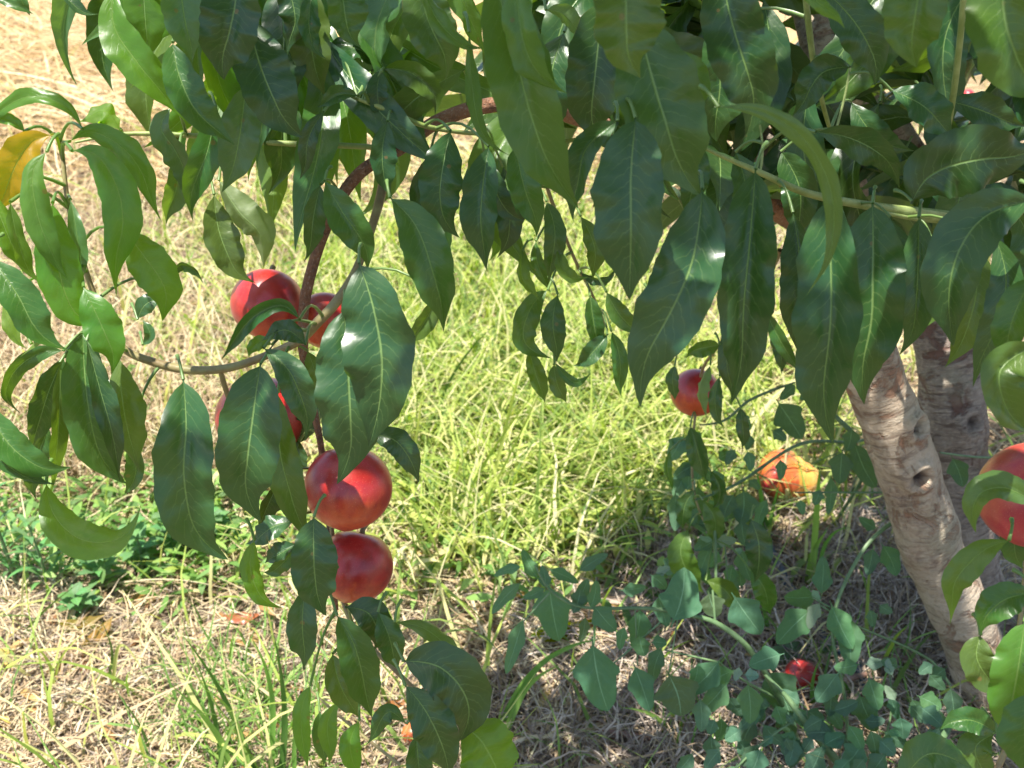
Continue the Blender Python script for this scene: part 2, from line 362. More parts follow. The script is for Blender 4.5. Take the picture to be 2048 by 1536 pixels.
def add_tube(name, pts3, radii, mat, parent=None, seg=10, bumps=0., n=None, knots=(), origin=None):
    X, Fq, uv, kn = tube(pts3, radii, seg, bumps, n, knots)
    o0 = np.array(parent.location) if parent else (np.array(pts3[0]) if origin is None else origin)
    o = link(name, mesh_np(name, X-o0, Fq, uv, {'knot': kn}), mat, parent)
    if parent is None: o.location = tuple(o0)
    return o
TWL = []
def pxtube(name, spec, mat, parent=None, **kw):
    """spec rows: x, y, depth, width in photo pixels"""
    pts = [P(x, y, d) for x, y, d, _ in spec]
    if name in ('twig', 'branch', 'limb'): TWL.append(spline(np.array(pts), 60))
    rad = [w_*d/FPX/2 for _, _, d, w_ in spec]
    return add_tube(name, pts, rad, mat, parent, **kw)
#@@TREE
# trunk forks at the ground into a pale front limb and a darker one behind
b0 = GD(1985, 1425)
pxtube('trunk', [(2015, 1480, b0+.01, 190), (1990, 1425, b0, 145), (1965, 1340, 1.22, 124), (1912, 1200, 1.16, 116), (1866, 1110, 1.13, 116), (1842, 1020, 1.09, 122), (1810, 920, 1.06, 124),
                 (1776, 830, 1.03, 124), (1747, 750, 1.01, 112), (1722, 600, .98, 95), (1700, 400, .97, 84), (1668, 220, .97, 74), (1628, 60, .97, 66), (1590, -120, .98, 60)],
       M_BARK, tree, seg=80, bumps=.05, n=460, knots=[((1844, 958), .0125, .009), ((1836, 852), .010, .011), ((1905, 1185), .004, .002)])
pxtube('limb', [(2035, 1490, b0+.08, 200), (2010, 1380, b0+.05, 170), (1960, 1200, 1.34, 110), (1925, 1060, 1.31, 112), (1912, 900, 1.28, 128), (1900, 760, 1.26, 126),
                (1880, 600, 1.24, 110), (1850, 400, 1.22, 80), (1800, 270, 1.2, 60), (1700, 150, 1.2, 58), (1560, -60, 1.2, 50)],
       M_BARK2, tree, seg=56, bumps=.05, n=300, knots=[((1944, 845), .012, .006), ((1860, 880), .006, .002)])
pxtube('limb', [(1690, 560, 1.0, 60), (1600, 420, 1.02, 70), (1480, 230, 1.04, 74), (1400, 90, 1.03, 78), (1370, -60, 1.0, 80)], M_BARK2, tree, seg=20, bumps=.04)
pxtube('limb', [(1860, 450, 1.22, 50), (1960, 250, 1.25, 40), (2080, 120, 1.3, 40)], M_BARK2, tree, seg=14, bumps=.03)
# fruiting branch
pxtube('branch', [(1640, 470, .99, 50), (1400, 330, .92, 42), (1200, 250, .80, 36), (1060, 208, .72, 32), (960, 214, .70, 30), (870, 246, .69, 29), (800, 298, .685, 27), (730, 338, .68, 25),
                  (688, 385, .68, 24), (650, 460, .685, 22), (622, 545, .69, 22), (607, 620, .70, 22), (606, 700, .71, 20), (618, 780, .72, 17), (640, 880, .73, 14), (655, 1010, .735, 12), (672, 1220, .74, 10)],
       M_BRANCH, tree, seg=16, bumps=.045, n=170)
def twig(spec, mat=M_TWIG, **kw): return pxtube('twig', spec, mat, tree, seg=8, **kw)
twig([(770, 310, .72, 12), (765, 375, .70, 20), (745, 450, .685, 18), (712, 540, .67, 18), (672, 605, .66, 20), (635, 645, .66, 20), (600, 680, .67, 20), (540, 708, .68, 18),
      (460, 735, .68, 17), (380, 740, .68, 18), (300, 722, .675, 17), (240, 690, .67, 15), (200, 620, .66, 12), (165, 520, .65, 11), (135, 400, .645, 10), (124, 300, .64, 7), (120, 280, .64, 4)], M_TWIGB, bumps=.03, n=110)
twig([(800, 298, .69, 10), (700, 292, .70, 12), (540, 285, .71, 12), (400, 272, .71, 11), (250, 268, .70, 9), (150, 285, .69, 5)])
twig([(690, -30, .80, 8), (730, 40, .79, 9), (790, 85, .78, 9), (850, 125, .77, 7)])
twig([(960, 268, .70, 8), (850, 252, .66, 10), (780, 222, .65, 12), (715, 198, .65, 7)])
twig([(1395, 290, .60, 6), (1450, 315, .61, 9), (1520, 345, .62, 13), (1610, 385, .64, 15), (1740, 412, .68, 18), (1875, 432, .74, 26), (1990, 450, .85, 28)], n=60)
twig([(1700, 405, .67, 5), (1800, 432, .70, 9), (1880, 440, .75, 14)])
twig([(1607, -60, .60, 12), (1615, 30, .62, 13), (1628, 130, .64, 12), (1660, 260, .70, 8)])
twig([(1930, -40, .62, 14), (1922, 60, .64, 13), (1905, 200, .68, 13), (1880, 330, .74, 10)])
twig([(1700, 135, .66, 5), (1690, 190, .66, 5), (1672, 260, .66, 5)])
twig([(1520, 250, .62, 4), (1525, 300, .62, 5), (1520, 345, .62, 5)])
twig([(660, 1020, .735, 9), (690, 1215, .72, 9), (740, 1290, .71, 9), (800, 1350, .70, 10), (850, 1400, .70, 9), (930, 1480, .70, 7), (980, 1560, .70, 6)], M_TWIGB)
twig([(440, 738, .68, 10), (452, 780, .69, 11), (470, 830, .70, 9), (505, 860, .72, 6)], M_TWIGB)
twig([(2055, 1090, .62, 10), (2045, 1200, .62, 8), (2035, 1300, .62, 10), (2045, 1420, .62, 10), (2020, 1480, .62, 12), (1985, 1560, .62, 14)], M_TWIGB)
twig([(2260, 60, 1.0, 20), (2220, 400, .80, 16), (2170, 760, .68, 13), (2130, 980, .66, 11), (2055, 1095, .62, 10)], M_TWIGB)
twig([(1070, 300, .80, 8), (1110, 420, .82, 8), (1150, 520, .84, 7), (1185, 590, .86, 6), (1215, 660, .88, 4)], M_TWIGB)
twig([(1560, 500, .95, 12), (1500, 620, 1.02, 9), (1430, 700, 1.06, 7), (1400, 760, 1.10, 6), (1385, 960, 1.12, 5), (1430, 1080, 1.12, 4)], M_TWIGB)
twig([(620, 1380, .95, 5), (700, 1450, .95, 6), (800, 1530, .95, 7)], M_TWIGB)

TW = np.concatenate(TWL)
# the leaves one can pick out in the photograph: midrib, width, distance, colour
L = [
 ([(110,-40),(145,8),(192,38)],30,.62,'d',40), ([(25,-40),(45,5),(62,30)],26,.62,'m'), ([(-30,-20),(30,10),(70,28)],22,.6,'m'),
 ([(232,-40),(228,50),(275,125),(320,180),(368,245)],88,.62,'g',(-30,20)), ([(285,-60),(290,40),(300,128)],92,.66,'g',5),
 ([(345,80),(358,150),(395,225),(472,286)],84,.60,'m',(-10,35)), ([(358,-60),(370,40),(392,122)],88,.58,'b',-10),
 ([(480,-60),(460,60),(428,152)],140,.57,'d',(-30,10)), ([(495,30),(520,130),(555,215),(592,284)],112,.60,'d',8),
 ([(492,165),(484,240),(472,310),(452,388)],96,.63,'b',-5), ([(432,210),(415,300),(388,370),(368,438)],66,.64,'m',20),
 ([(345,212),(322,255),(350,300),(368,345),(362,400)],60,.66,'b',-30), ([(358,300),(352,380),(322,444)],66,.68,'b',20),
 ([(168,262),(130,212),(60,192),(0,222),(-50,270)],40,.60,'g',-40), ([(50,264),(20,240),(-30,232)],32,.60,'g',-30),
 ([(108,270),(62,285),(25,345),(-5,440)],92,.60,'y',0), ([(242,264),(205,222),(162,252)],60,.68,'t',150), ([(135,286),(185,264),(250,300),(290,360),(302,446)],62,.62,'g',-25),
 ([(138,302),(190,308),(232,370),(246,440),(232,510),(208,584)],88,.60,'g',(20,-15,50)), ([(97,300),(66,345),(75,430),(100,500),(126,562)],66,.58,'g',(-25,10)),
 ([(105,400),(118,540),(150,625),(212,662)],92,.60,'g',10), ([(140,395),(152,460),(158,530),(140,590)],46,.62,'b',0),
 ([(248,462),(290,515),(330,580),(324,642)],90,.62,'g',5), ([(-20,510),(35,590),(70,655),(132,714)],84,.58,'m',(-10,40)),
 ([(-20,380),(15,470),(48,545)],62,.60,'g',20), ([(20,400),(38,490),(74,578)],40,.59,'l',30), ([(8,600),(18,650),(46,702)],34,.62,'t',160), ([(60,690),(100,660),(40,715)],20,.6,'t',150),
 ([(166,572),(198,640),(242,742)],80,.60,'g',-10), ([(338,562),(365,530),(412,562)],26,.70,'m',-30), ([(275,640),(290,610),(330,590)],40,.75,'b',20), ([(285,690),(300,670),(285,640)],22,.75,'b'),
 ([(428,385),(436,455),(460,520),(492,578)],78,.66,'o',20), ([(436,358),(478,425),(520,470),(522,536)],84,.70,'p',160), ([(380,470),(355,530),(350,600)],0,.7,'m'),
 ([(130,702),(80,706),(30,742),(12,790),(36,832)],38,.64,'m',(0,60)), ([(-40,800),(20,890),(80,934),(142,946)],76,.60,'m',-10), ([(-40,880),(35,945),(112,974)],42,.6,'b',40),
 ([(92,960),(108,1030),(160,1078),(225,1082),(302,1034)],78,.62,'g',(0,10,60)), ([(165,662),(172,780),(190,880),(228,978)],122,.64,'m',5),
 ([(172,676),(200,780),(225,870),(240,965)],56,.60,'d',20), ([(238,712),(248,820),(268,900),(294,936)],84,.66,'l',-15), ([(262,880),(272,940),(252,992)],44,.68,'m',-20),
 ([(130,712),(98,780),(76,850),(58,902)],72,.66,'b',10), ([(120,720),(118,840),(104,995)],44,.65,'o',40), ([(100,850),(70,930),(60,1000)],56,.68,'b',20),
 ([(366,752),(372,850),(368,950),(386,1050),(434,1134)],146,.62,'b',5), ([(522,722),(506,830),(492,940),(486,1042)],134,.62,'b',-8),
 ([(524,694),(575,738),(604,800),(626,878)],80,.61,'b',5), ([(602,642),(565,612),(520,625),(482,660),(446,722)],42,.60,'b',(-20,30)),
 ([(612,690),(570,660),(524,682)],48,.62,'d',-10), ([(545,690),(520,684),(492,712)],36,.63,'g',0), ([(556,780),(560,900),(582,990),(612,1094)],80,.66,'o',0),
 ([(688,610),(696,740),(702,860),(708,966)],138,.60,'b',5), ([(716,520),(748,620),(764,740),(744,895)],146,.585,'b',-5), ([(776,392),(830,450),(866,545),(896,662)],108,.60,'m',0),
 ([(880,590),(852,640),(816,692)],48,.66,'o',30), ([(902,258),(886,330),(880,400),(902,482)],92,.64,'b',5), ([(862,300),(850,390),(872,460),(895,552)],88,.68,'d',10),
 ([(978,288),(966,370),(962,450),(978,540)],88,.64,'b',0), ([(776,240),(764,310),(776,398)],62,.64,'b',5), ([(648,358),(682,420),(720,475),(752,538)],86,.62,'m',0),
 ([(642,366),(626,440),(620,524)],52,.64,'b',20), ([(648,222),(616,280),(614,358)],44,.62,'d',10), ([(718,192),(676,190),(638,218)],44,.62,'b',-20),
 ([(598,-50),(620,80),(642,195)],102,.66,'o',-10), ([(680,-60),(690,30),(706,100)],96,.60,'o',10), ([(560,-60),(590,40),(560,100)],60,.64,'d'), ([(628,-30),(618,50),(636,124)],48,.62,'b',20),
 ([(765,136),(720,100),(668,92),(655,110)],56,.68,'d',-30), ([(668,96),(700,130),(732,204)],52,.69,'p',150), ([(765,136),(820,145),(862,180),(886,222)],66,.66,'o',-10),
 ([(766,138),(800,168),(838,228)],52,.67,'p',150), ([(765,138),(754,180),(768,244)],46,.65,'d',0), ([(835,-50),(860,50),(912,146)],112,.58,'o',0), ([(840,-40),(875,40),(925,88),(968,102)],50,.55,'l',20),
 ([(938,60),(944,170),(962,260),(1008,322)],34,.56,'l',35), ([(985,-60),(1030,110),(1065,240),(1100,330),(1162,414)],152,.50,'o',(8,-10)), ([(1030,-60),(1042,60),(1066,130),(1126,196)],98,.47,'l',-20),
 ([(1030,288),(1050,380),(1086,468)],70,.62,'m',0), ([(1205,0),(1190,150),(1175,290)],126,.60,'d',0), ([(1250,-80),(1252,40),(1256,156)],156,.42,'o',0),
 ([(1272,30),(1308,170),(1342,280),(1378,400)],168,.50,'m',0), ([(1238,240),(1172,298),(1152,380),(1128,434)],70,.54,'b',-10), ([(1272,230),(1262,350),(1262,470),(1258,600)],158,.49,'b',0),
 ([(1405,370),(1385,520),(1330,645),(1240,786)],150,.52,'b',0), ([(1512,330),(1500,480),(1486,640),(1488,806)],140,.53,'d',0), ([(1658,385),(1662,520),(1660,660),(1628,882)],148,.54,'b',0),
 ([(1745,400),(1746,540),(1740,660),(1698,798)],136,.56,'b',0), ([(1838,430),(1835,560),(1824,712)],84,.58,'b',0), ([(2070,400),(1962,440),(1905,540),(1902,694)],136,.54,'b',(10,-20)),
 ([(1822,408),(1860,352),(1950,320),(2080,318)],138,.56,'d',0), ([(1428,214),(1520,222),(1600,270),(1652,350),(1668,440),(1648,512),(1584,552)],44,.46,'l',(20,-40,30)),
 ([(1628,264),(1700,276),(1768,315),(1806,378)],72,.58,'d',-10), ([(1438,-70),(1468,60),(1500,160),(1526,266)],134,.52,'d',0), ([(1850,-90),(1832,20),(1815,132)],150,.44,'o',0),
 ([(2010,-100),(2012,50),(2080,210)],180,.44,'o',0), ([(1702,134),(1640,150),(1598,235)],78,.62,'d',-10), ([(1650,-20),(1720,60),(1768,165)],96,.60,'d',0), ([(1590,-40),(1640,8),(1696,46)],30,.46,'l',20),
 ([(1988,465),(2012,560),(1990,660),(1928,762)],78,.57,'b',0), ([(2068,550),(2025,640),(2010,730)],84,.50,'m',0), ([(2075,690),(1998,748),(2048,880)],116,.48,'o',10),
 ([(2075,1010),(2010,976),(1958,990),(1938,1064)],74,.53,'l',-10), ([(2022,1080),(1962,1105),(1908,1170),(1918,1244)],66,.54,'l',(-10,30)), ([(2070,1185),(2000,1205),(1952,1264)],88,.54,'m',0),
 ([(1962,1268),(1955,1320),(2004,1384)],96,.55,'o',10), ([(2050,1240),(2032,1360),(2008,1480)],116,.52,'g',0), ([(1992,1466),(1940,1440),(1878,1452)],66,.56,'m',0), ([(1800,1570),(1860,1508),(1945,1540)],84,.55,'m',0),
 ([(2060,1040),(2030,1080),(2040,1140)],60,.6,'m',0), ([(1992,1466),(1950,1500),(1990,1570)],80,.57,'o',10), ([(1925,1400),(1940,1440),(1900,1500)],0,.6,'o'), ([(2060,1380),(2050,1460),(2060,1560)],100,.5,'m'),
 ([(628,1030),(628,1130),(640,1234)],106,.64,'b',0), ([(610,1170),(605,1260),(617,1340)],70,.66,'b',0), ([(672,1228),(712,1300),(738,1436)],96,.66,'m',0), ([(665,1305),(680,1370),(718,1434)],70,.68,'o',0),
 ([(690,1214),(740,1230),(762,1300)],76,.67,'d',0), ([(755,1222),(780,1280),(791,1344)],62,.66,'m',0), ([(785,1244),(850,1258),(902,1310),(893,1408)],46,.64,'l',30),
 ([(803,1322),(880,1335),(932,1395),(938,1484)],118,.62,'d',0), ([(808,1368),(850,1420),(880,1480),(905,1560)],100,.61,'d',0), ([(925,1450),(968,1490),(1010,1580)],120,.64,'g',0),
 ([(815,1450),(775,1425),(742,1495)],42,.70,'b',0), ([(832,1470),(842,1580)],66,.66,'b',0), ([(622,1368),(602,1430),(616,1536)],42,.75,'g',0), ([(680,1400),(655,1450),(670,1530)],44,.78,'g',0),
 ([(720,1440),(700,1490),(720,1560)],60,.78,'g',0), ([(640,1420),(640,1470),(655,1530)],38,.80,'m',0), ([(510,1078),(500,1130),(520,1190),(562,1222)],44,.66,'g',(0,50)), ([(588,1042),(542,1056),(498,1096)],54,.68,'b',-20),
 ([(592,1088),(555,1110),(528,1122)],46,.68,'b',-30), ([(590,1100),(550,1140),(530,1150)],36,.70,'m'), ([(735,868),(795,885),(840,964)],58,.66,'d',0), ([(560,960),(545,990),(515,1060)],50,.7,'d',20),
 ([(600,880),(585,920),(560,960)],60,.76,'d'), ([(640,790),(600,860),(580,900)],60,.76,'d'), ([(615,700),(635,760),(640,800)],40,.7,'o',30),
 ([(1098,578),(1062,615),(1048,680),(1100,722)],54,.80,'m',(0,30)), ([(1116,586),(1106,650),(1122,724)],58,.78,'b',0), ([(1058,700),(1075,760),(1092,804)],46,.82,'o',0), ([(1108,728),(1115,770),(1134,804)],38,.82,'o',0),
 ([(1180,590),(1190,660),(1202,705)],48,.84,'d',0), ([(1222,660),(1240,720),(1234,794)],38,.84,'m',0), ([(1216,668),(1185,705),(1152,738)],52,.84,'b',0), ([(1212,582),(1240,630),(1284,672)],46,.80,'o',0), ([(1108,722),(1150,765),(1184,744)],22,.80,'m'),
 ([(1032,425),(1000,470),(988,525)],34,.78,'g',0), ([(1045,500),(1046,560),(1084,592)],38,.76,'l',30), ([(1118,495),(1130,545),(1174,562)],34,.74,'l',20), ([(1072,480),(1076,530),(1104,584)],34,.8,'m',0), ([(1092,400),(1110,470),(1092,562)],48,.74,'m',0),
 ([(1160,545),(1200,560),(1235,540)],24,.84,'b'), ([(1160,430),(1190,500),(1180,560)],50,.74,'o'), ([(970,320),(1000,400),(1040,450)],50,.72,'d'), ([(1005,330),(1020,420),(1010,520)],60,.74,'d'), ([(1300,600),(1310,650),(1290,690)],44,.8,'m'),
 ([(1422,728),(1398,785),(1415,836)],34,.98,'p',150), ([(1350,730),(1345,760),(1352,800)],30,1.02,'b'), ([(1440,750),(1430,800),(1440,860)],34,1.0,'b'), ([(1380,850),(1395,900),(1410,962)],52,1.06,'b',0), ([(1482,815),(1485,850),(1490,896)],34,1.0,'d',0),
 ([(1460,640),(1455,740),(1480,800)],40,1.0,'d'), ([(1500,1036),(1518,1090),(1512,1166)],58,1.06,'d',0), ([(1378,1056),(1362,1110),(1405,1188)],60,1.08,'o',0), ([(1390,980),(1370,1010),(1365,1060)],44,1.08,'b'), ([(1420,940),(1440,980),(1430,1020)],40,1.08,'d'),
 ([(1405,1000),(1430,1040),(1425,1090)],50,1.1,'o'), ([(1340,900),(1335,940),(1350,980)],20,1.08,'m'), ([(1440,690),(1390,700),(1370,712)],40,.95,'o'), ([(1530,620),(1560,680),(1600,745)],34,.95,'m'), ([(1540,655),(1560,700),(1565,750)],34,.98,'d'),
 ([(1500,1140),(1530,1180),(1535,1230)],50,1.1,'m'), ([(1410,1160),(1450,1180),(1480,1230)],46,1.1,'o'),
 ([(1585,420),(1600,560),(1572,700)],90,.62,'d'), ([(1470,300),(1490,400),(1440,470)],80,.64,'b'), ([(1400,280),(1395,330),(1370,440)],60,.54,'b',10), ([(1560,300),(1600,380),(1590,480)],90,.68,'d'), ([(1690,440),(1710,560),(1690,720)],110,.66,'d'),
 ([(1780,430),(1800,560),(1785,700)],90,.66,'d'), ([(1950,480),(1950,600),(1900,740)],90,.68,'o'), ([(2030,420),(2070,520),(2050,640)],90,.62,'b'), ([(1860,470),(1880,560),(1870,660)],70,.72,'o'), ([(1890,200),(1960,220),(2050,260)],70,.7,'d'), ([(1780,180),(1850,215),(1905,280)],80,.68,'b'), ([(1700,200),(1760,280),(1830,300)],70,.74,'b'),
 ([(1130,60),(1100,160),(1095,300)],100,.64,'d'), ([(1090,20),(1130,30),(1170,90)],44,.62,'o',140), ([(1420,60),(1440,160),(1420,280)],110,.66,'d'), ([(1350,100),(1390,160),(1380,240)],60,.58,'o'),
]
for q in L:
    if q[1] < 5: continue
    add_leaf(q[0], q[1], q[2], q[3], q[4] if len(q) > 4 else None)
# leaves further inside the crown, seen between the front ones
def crown_hit(x, y):
    lim = np.interp(x, [250, 420, 600, 780, 1000, 1100, 1250, 1400, 1560, 1700, 1800, 1850, 2000, 2048], [140, 330, 300, 330, 330, 420, 440, 520, 560, 560, 520, 540, 560, 600])
    return y < lim
def hang(x, y, d, Lm, wm, tone, ang=None):
    a = random.gauss(0, .55) if ang is None else ang
    Lp, wp = Lm*FPX/d, wm*FPX/d; k_ = random.uniform(-.25, .25)*Lp
    p0 = (x, y-Lp*.5); p2 = (x+math.sin(a)*Lp, y-Lp*.5+math.cos(a)*Lp); mid = ((p0[0]+p2[0])/2+k_*math.cos(a), (p0[1]+p2[1])/2-k_*math.sin(a)*.5-.05*Lp)
    add_leaf([p0, mid, p2], wp, d, tone, (random.uniform(-60, 60), random.uniform(-60, 60)), slope=random.uniform(-.3, .5))
cnt = 0
while cnt < 60:
    x = random.uniform(560, 2080) if random.random() < .8 else random.uniform(260, 620); y = random.uniform(-60, 560)
    if not crown_hit(x, y+40): continue
    if x < 1020 and random.random() < .55: continue
    if 830 < x < 960 and y < 120: continue
    if 1540 < x < 1730 and y < 330: continue
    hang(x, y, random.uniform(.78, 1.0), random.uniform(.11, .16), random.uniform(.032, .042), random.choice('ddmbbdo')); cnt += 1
for _ in range(50):
    x, y = random.uniform(290, 1020), random.uniform(-60, 300)
    if x < 380 and y > 40: x += 200
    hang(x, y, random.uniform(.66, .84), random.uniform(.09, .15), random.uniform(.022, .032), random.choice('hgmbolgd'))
#@@FOLIAGE
def joined_leaves(name, centres, parent, tone, length=.14, seglen=8, label=None):
    VV, FF, UU, off = [], [], [], 0
    for c in centres:
        a = random.uniform(0, 2*math.pi); dr = random.uniform(.25, 1.25); Lm = length*random.uniform(.75, 1.15)
        t = np.linspace(0, 1, seglen)[:, None]
        hd = np.array([math.cos(a), math.sin(a), 0]); el = .35-dr*1.6*t
        stp = hd*np.cos(el)+np.array([0, 0, 1.])*np.sin(el)
        C3 = c+np.cumsum(stp, axis=0)*Lm/seglen
        side_view = C3.mean(0)+np.array([random.gauss(0, .5), random.gauss(0, .5), 1])*2
        X, Fq, uv = leaf_mesh(C3, Lm*.135, (random.uniform(-35, 35), random.uniform(-35, 35)), .3, .1, a, 2.5, .1, m=5, view=side_view)
        VV.append(X); FF.append(Fq+off); UU.append(uv); off += len(X)
    X = np.concatenate(VV); o0 = np.array(parent.location)
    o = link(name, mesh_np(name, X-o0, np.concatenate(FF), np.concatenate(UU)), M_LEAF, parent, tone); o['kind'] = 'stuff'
    return o
# deep crown behind the picked-out leaves
cs = []
while len(cs) < 420:
    x = random.uniform(1080, 2300); y = random.uniform(-150, 520)
    if not crown_hit(min(x, 2040), y+90): continue
    if 1900 < x < 1980 and 60 < y < 190 or 1560 < x < 1720 and y < 300: continue
    cs.append(P(x, y, random.uniform(.85, 1.06) if x < 1700 else random.uniform(.9, 1.35)))
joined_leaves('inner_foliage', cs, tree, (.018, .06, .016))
# crown above the frame, which shades the trunk side of the picture
cs = []
while len(cs) < 1150:
    x, y, z = random.uniform(-.5, 1.5), random.uniform(-.1, 1.3), random.uniform(1.08, 2.0)
    # where this leaf's shadow falls at height .6 and on the ground
    sx, sy = x+.209*(z-.5), y+.199*(z-.5)
    dens = 1/(1+math.exp(-(sx-.12-.10*math.sin(5*sy)-.10*(sy > .74))/.05))/(1+math.exp((sy-1.02+.12*math.sin(7*sx))/.05))
    dens *= 1/(1+math.exp((.26-sy)/.04))
    if sy > .74: dens *= .5*(1+math.sin(sx*23+1)*math.sin(sy*29))+.05
    if sx < .14: dens = max(dens, (.95 if .42 < sy < .72 and sx > -.16 else .03) if .2 < sy < .85 and sx > -.4 else .0)
    if random.random() > dens: continue
    cs.append(np.array([x, y, z]))
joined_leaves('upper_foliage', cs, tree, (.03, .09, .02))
J1, J2 = P(1600, -60, .975), P(1560, -60, 1.2)
for k_, (x, y, z, x2, y2, z2) in enumerate([(*J1, .3, .3, 1.9), (*J2, .9, 1.3, 2.0), (*J1, -.1, .6, 1.7), (*P(2080, 120, 1.3), 1.2, .7, 1.9)]):
    add_tube('limb', [(x, y, z-.03), ((x+x2)/2+.05, (y+y2)/2, (z+z2)/2-.1), (x2, y2, z2)], [.018, .014, .008], M_BRANCH, tree, seg=10, bumps=.03)

# ---------------------------------------------------------------- fruit
def fruit_mesh(seed, dent=.10, asym=.05, suture=.022, nu=40, nv=28):
    r = np.random.default_rng(seed)
    th = np.linspace(0, 2*np.pi, nu+1)[None, :]; ph = np.linspace(0, np.pi, nv)[:, None]
    rad = 1-suture*np.exp(-((np.minimum(th, 2*np.pi-th))/.16)**2)*np.sin(ph)**.7
    rad = rad-dent*1.6*np.exp(-(ph/.30)**2)+.035*np.exp(-((np.pi-ph)/.14)**2)
    rad = rad*(1+asym*np.cos(th-r.uniform(0, 6))*np.sin(ph)*.5+.015*np.sin(3*th+r.uniform(0, 6))*np.sin(ph)**2)
    X = np.stack([rad*np.sin(ph)*np.cos(th), rad*np.sin(ph)*np.sin(th), rad*np.cos(ph)*.96*np.ones_like(th)], -1)
    X[:, -1] = X[:, 0]
    return X.reshape(-1, 3), grid_faces(nv, nu+1)[:, ::-1]
def nectarine(x, y, rpx, d, label, mat=M_FRUIT, rot=(0, 0, 0), seed=0, stalk=True, flat=1.0, group='nectarines hanging on the tree'):
    c = P(x, y, d); R = rpx*d/FPX
    X, Fq = fruit_mesh(seed)
    me = mesh_np('nectarine', X*R*np.array([1, 1, flat]), Fq); me.materials.append(mat)
    # texture coordinates are normalised in the material, so size does not matter
    o = link('nectarine', me); o.location = tuple(c); o.rotation_mode = 'ZYX'; o.rotation_euler = (rot[0]-.85, rot[1], random.uniform(-.9, 2.2)) if mat is M_FRUIT else (.15, 0, .2)
    tag(o, label, 'nectarine', group)
    if stalk:
        s = link('stalk', mesh_np('stalk', *(lambda q: (q[0], q[1]))(tube([(0, 0, R*.80), (0.001, .001, R*.95), (.002, 0, R*1.12)], [.0025, .002, .0022], 8, n=8)[:2])), M_TWIGB, o)
    return o
nectarine(535, 608, 73, .72, 'red sunlit nectarine with bright highlight, topmost of the hanging bunch at left', rot=(.1, .1, 2.2), seed=1)
nectarine(650, 640, 58, .745, 'nectarine half hidden behind the bare twig and the large dark leaf', rot=(-.2, .3, .5), seed=2)
nectarine(520, 836, 88, .76, 'nectarine mostly covered by a hanging leaf, pink at left and orange red at right', rot=(.1, -.1, 1.2), seed=3)
nectarine(695, 975, 88, .70, 'large deep red nectarine below the big pair of dark leaves', rot=(.25, .05, -2.4), seed=4)
nectarine(708, 1131, 76, .72, 'dark purplish nectarine hanging lowest, directly under another one', rot=(.2, .25, 2.9), seed=5)
nectarine(1392, 785, 50, 1.12, 'small wine red nectarine hanging in front of the grass, left of the trunk', rot=(.1, .2, 1.0), seed=6)
nectarine(2072, 990, 110, .60, 'pink and yellow nectarine cut off by the right edge, beside the trunk', M_FRUIT2, rot=(.1, .1, .3), seed=7)
nectarine(1978, 768, 32, GD(1978, 782), 'small red nectarine on the ground glimpsed behind the far limb', M_ORANGE, seed=8, stalk=False, group='fallen nectarines on the ground')
nectarine(1575, 172, 46, 1.06, 'shaded orange red nectarine deep in the crown left of the upper trunk', M_FRUIT2, rot=(0, .3, 2.0), seed=9)
nectarine(1935, 192, 14, GD(1935, 203), 'tiny pink nectarine on the far ground glimpsed through the leaves at upper right', M_FRUIT2, seed=10, stalk=False, group='fallen nectarines on the ground')

# ---------------------------------------------------------------- the ground
def gz(x, y):
    x = np.asarray(x, float); y = np.asarray(y, float)
    return (.011*np.sin(x*9+1.3)*np.sin(y*7.3+.4)+.008*np.sin(x*19+y*13)+.005*np.sin(x*41-y*33+2)+.004*np.sin(x*73+y*61)
            + .03*np.exp(-((x-.62)**2+(y-.98)**2)/.05))*np.clip(1.5/np.maximum(np.abs(y)+np.abs(x)*.3, .4), 0, 1)**.5
def ground():
    t = np.linspace(-1, 1, 260); xs = np.sinh(t*6.2)/np.sinh(6.2)*220; ys = np.sinh(t*6.2)/np.sinh(6.2)*220+1.4
    X, Y = np.meshgrid(xs, ys, indexing='ij'); Z = gz(X, Y)*(np.hypot(X, Y) < 25)
    V = np.stack([X, Y, Z], -1).reshape(-1, 3)
    o = link('ground', mesh_np('ground', V, grid_faces(260, 260)[:, ::-1]), M_SOIL); o['kind'] = 'structure'
ground()

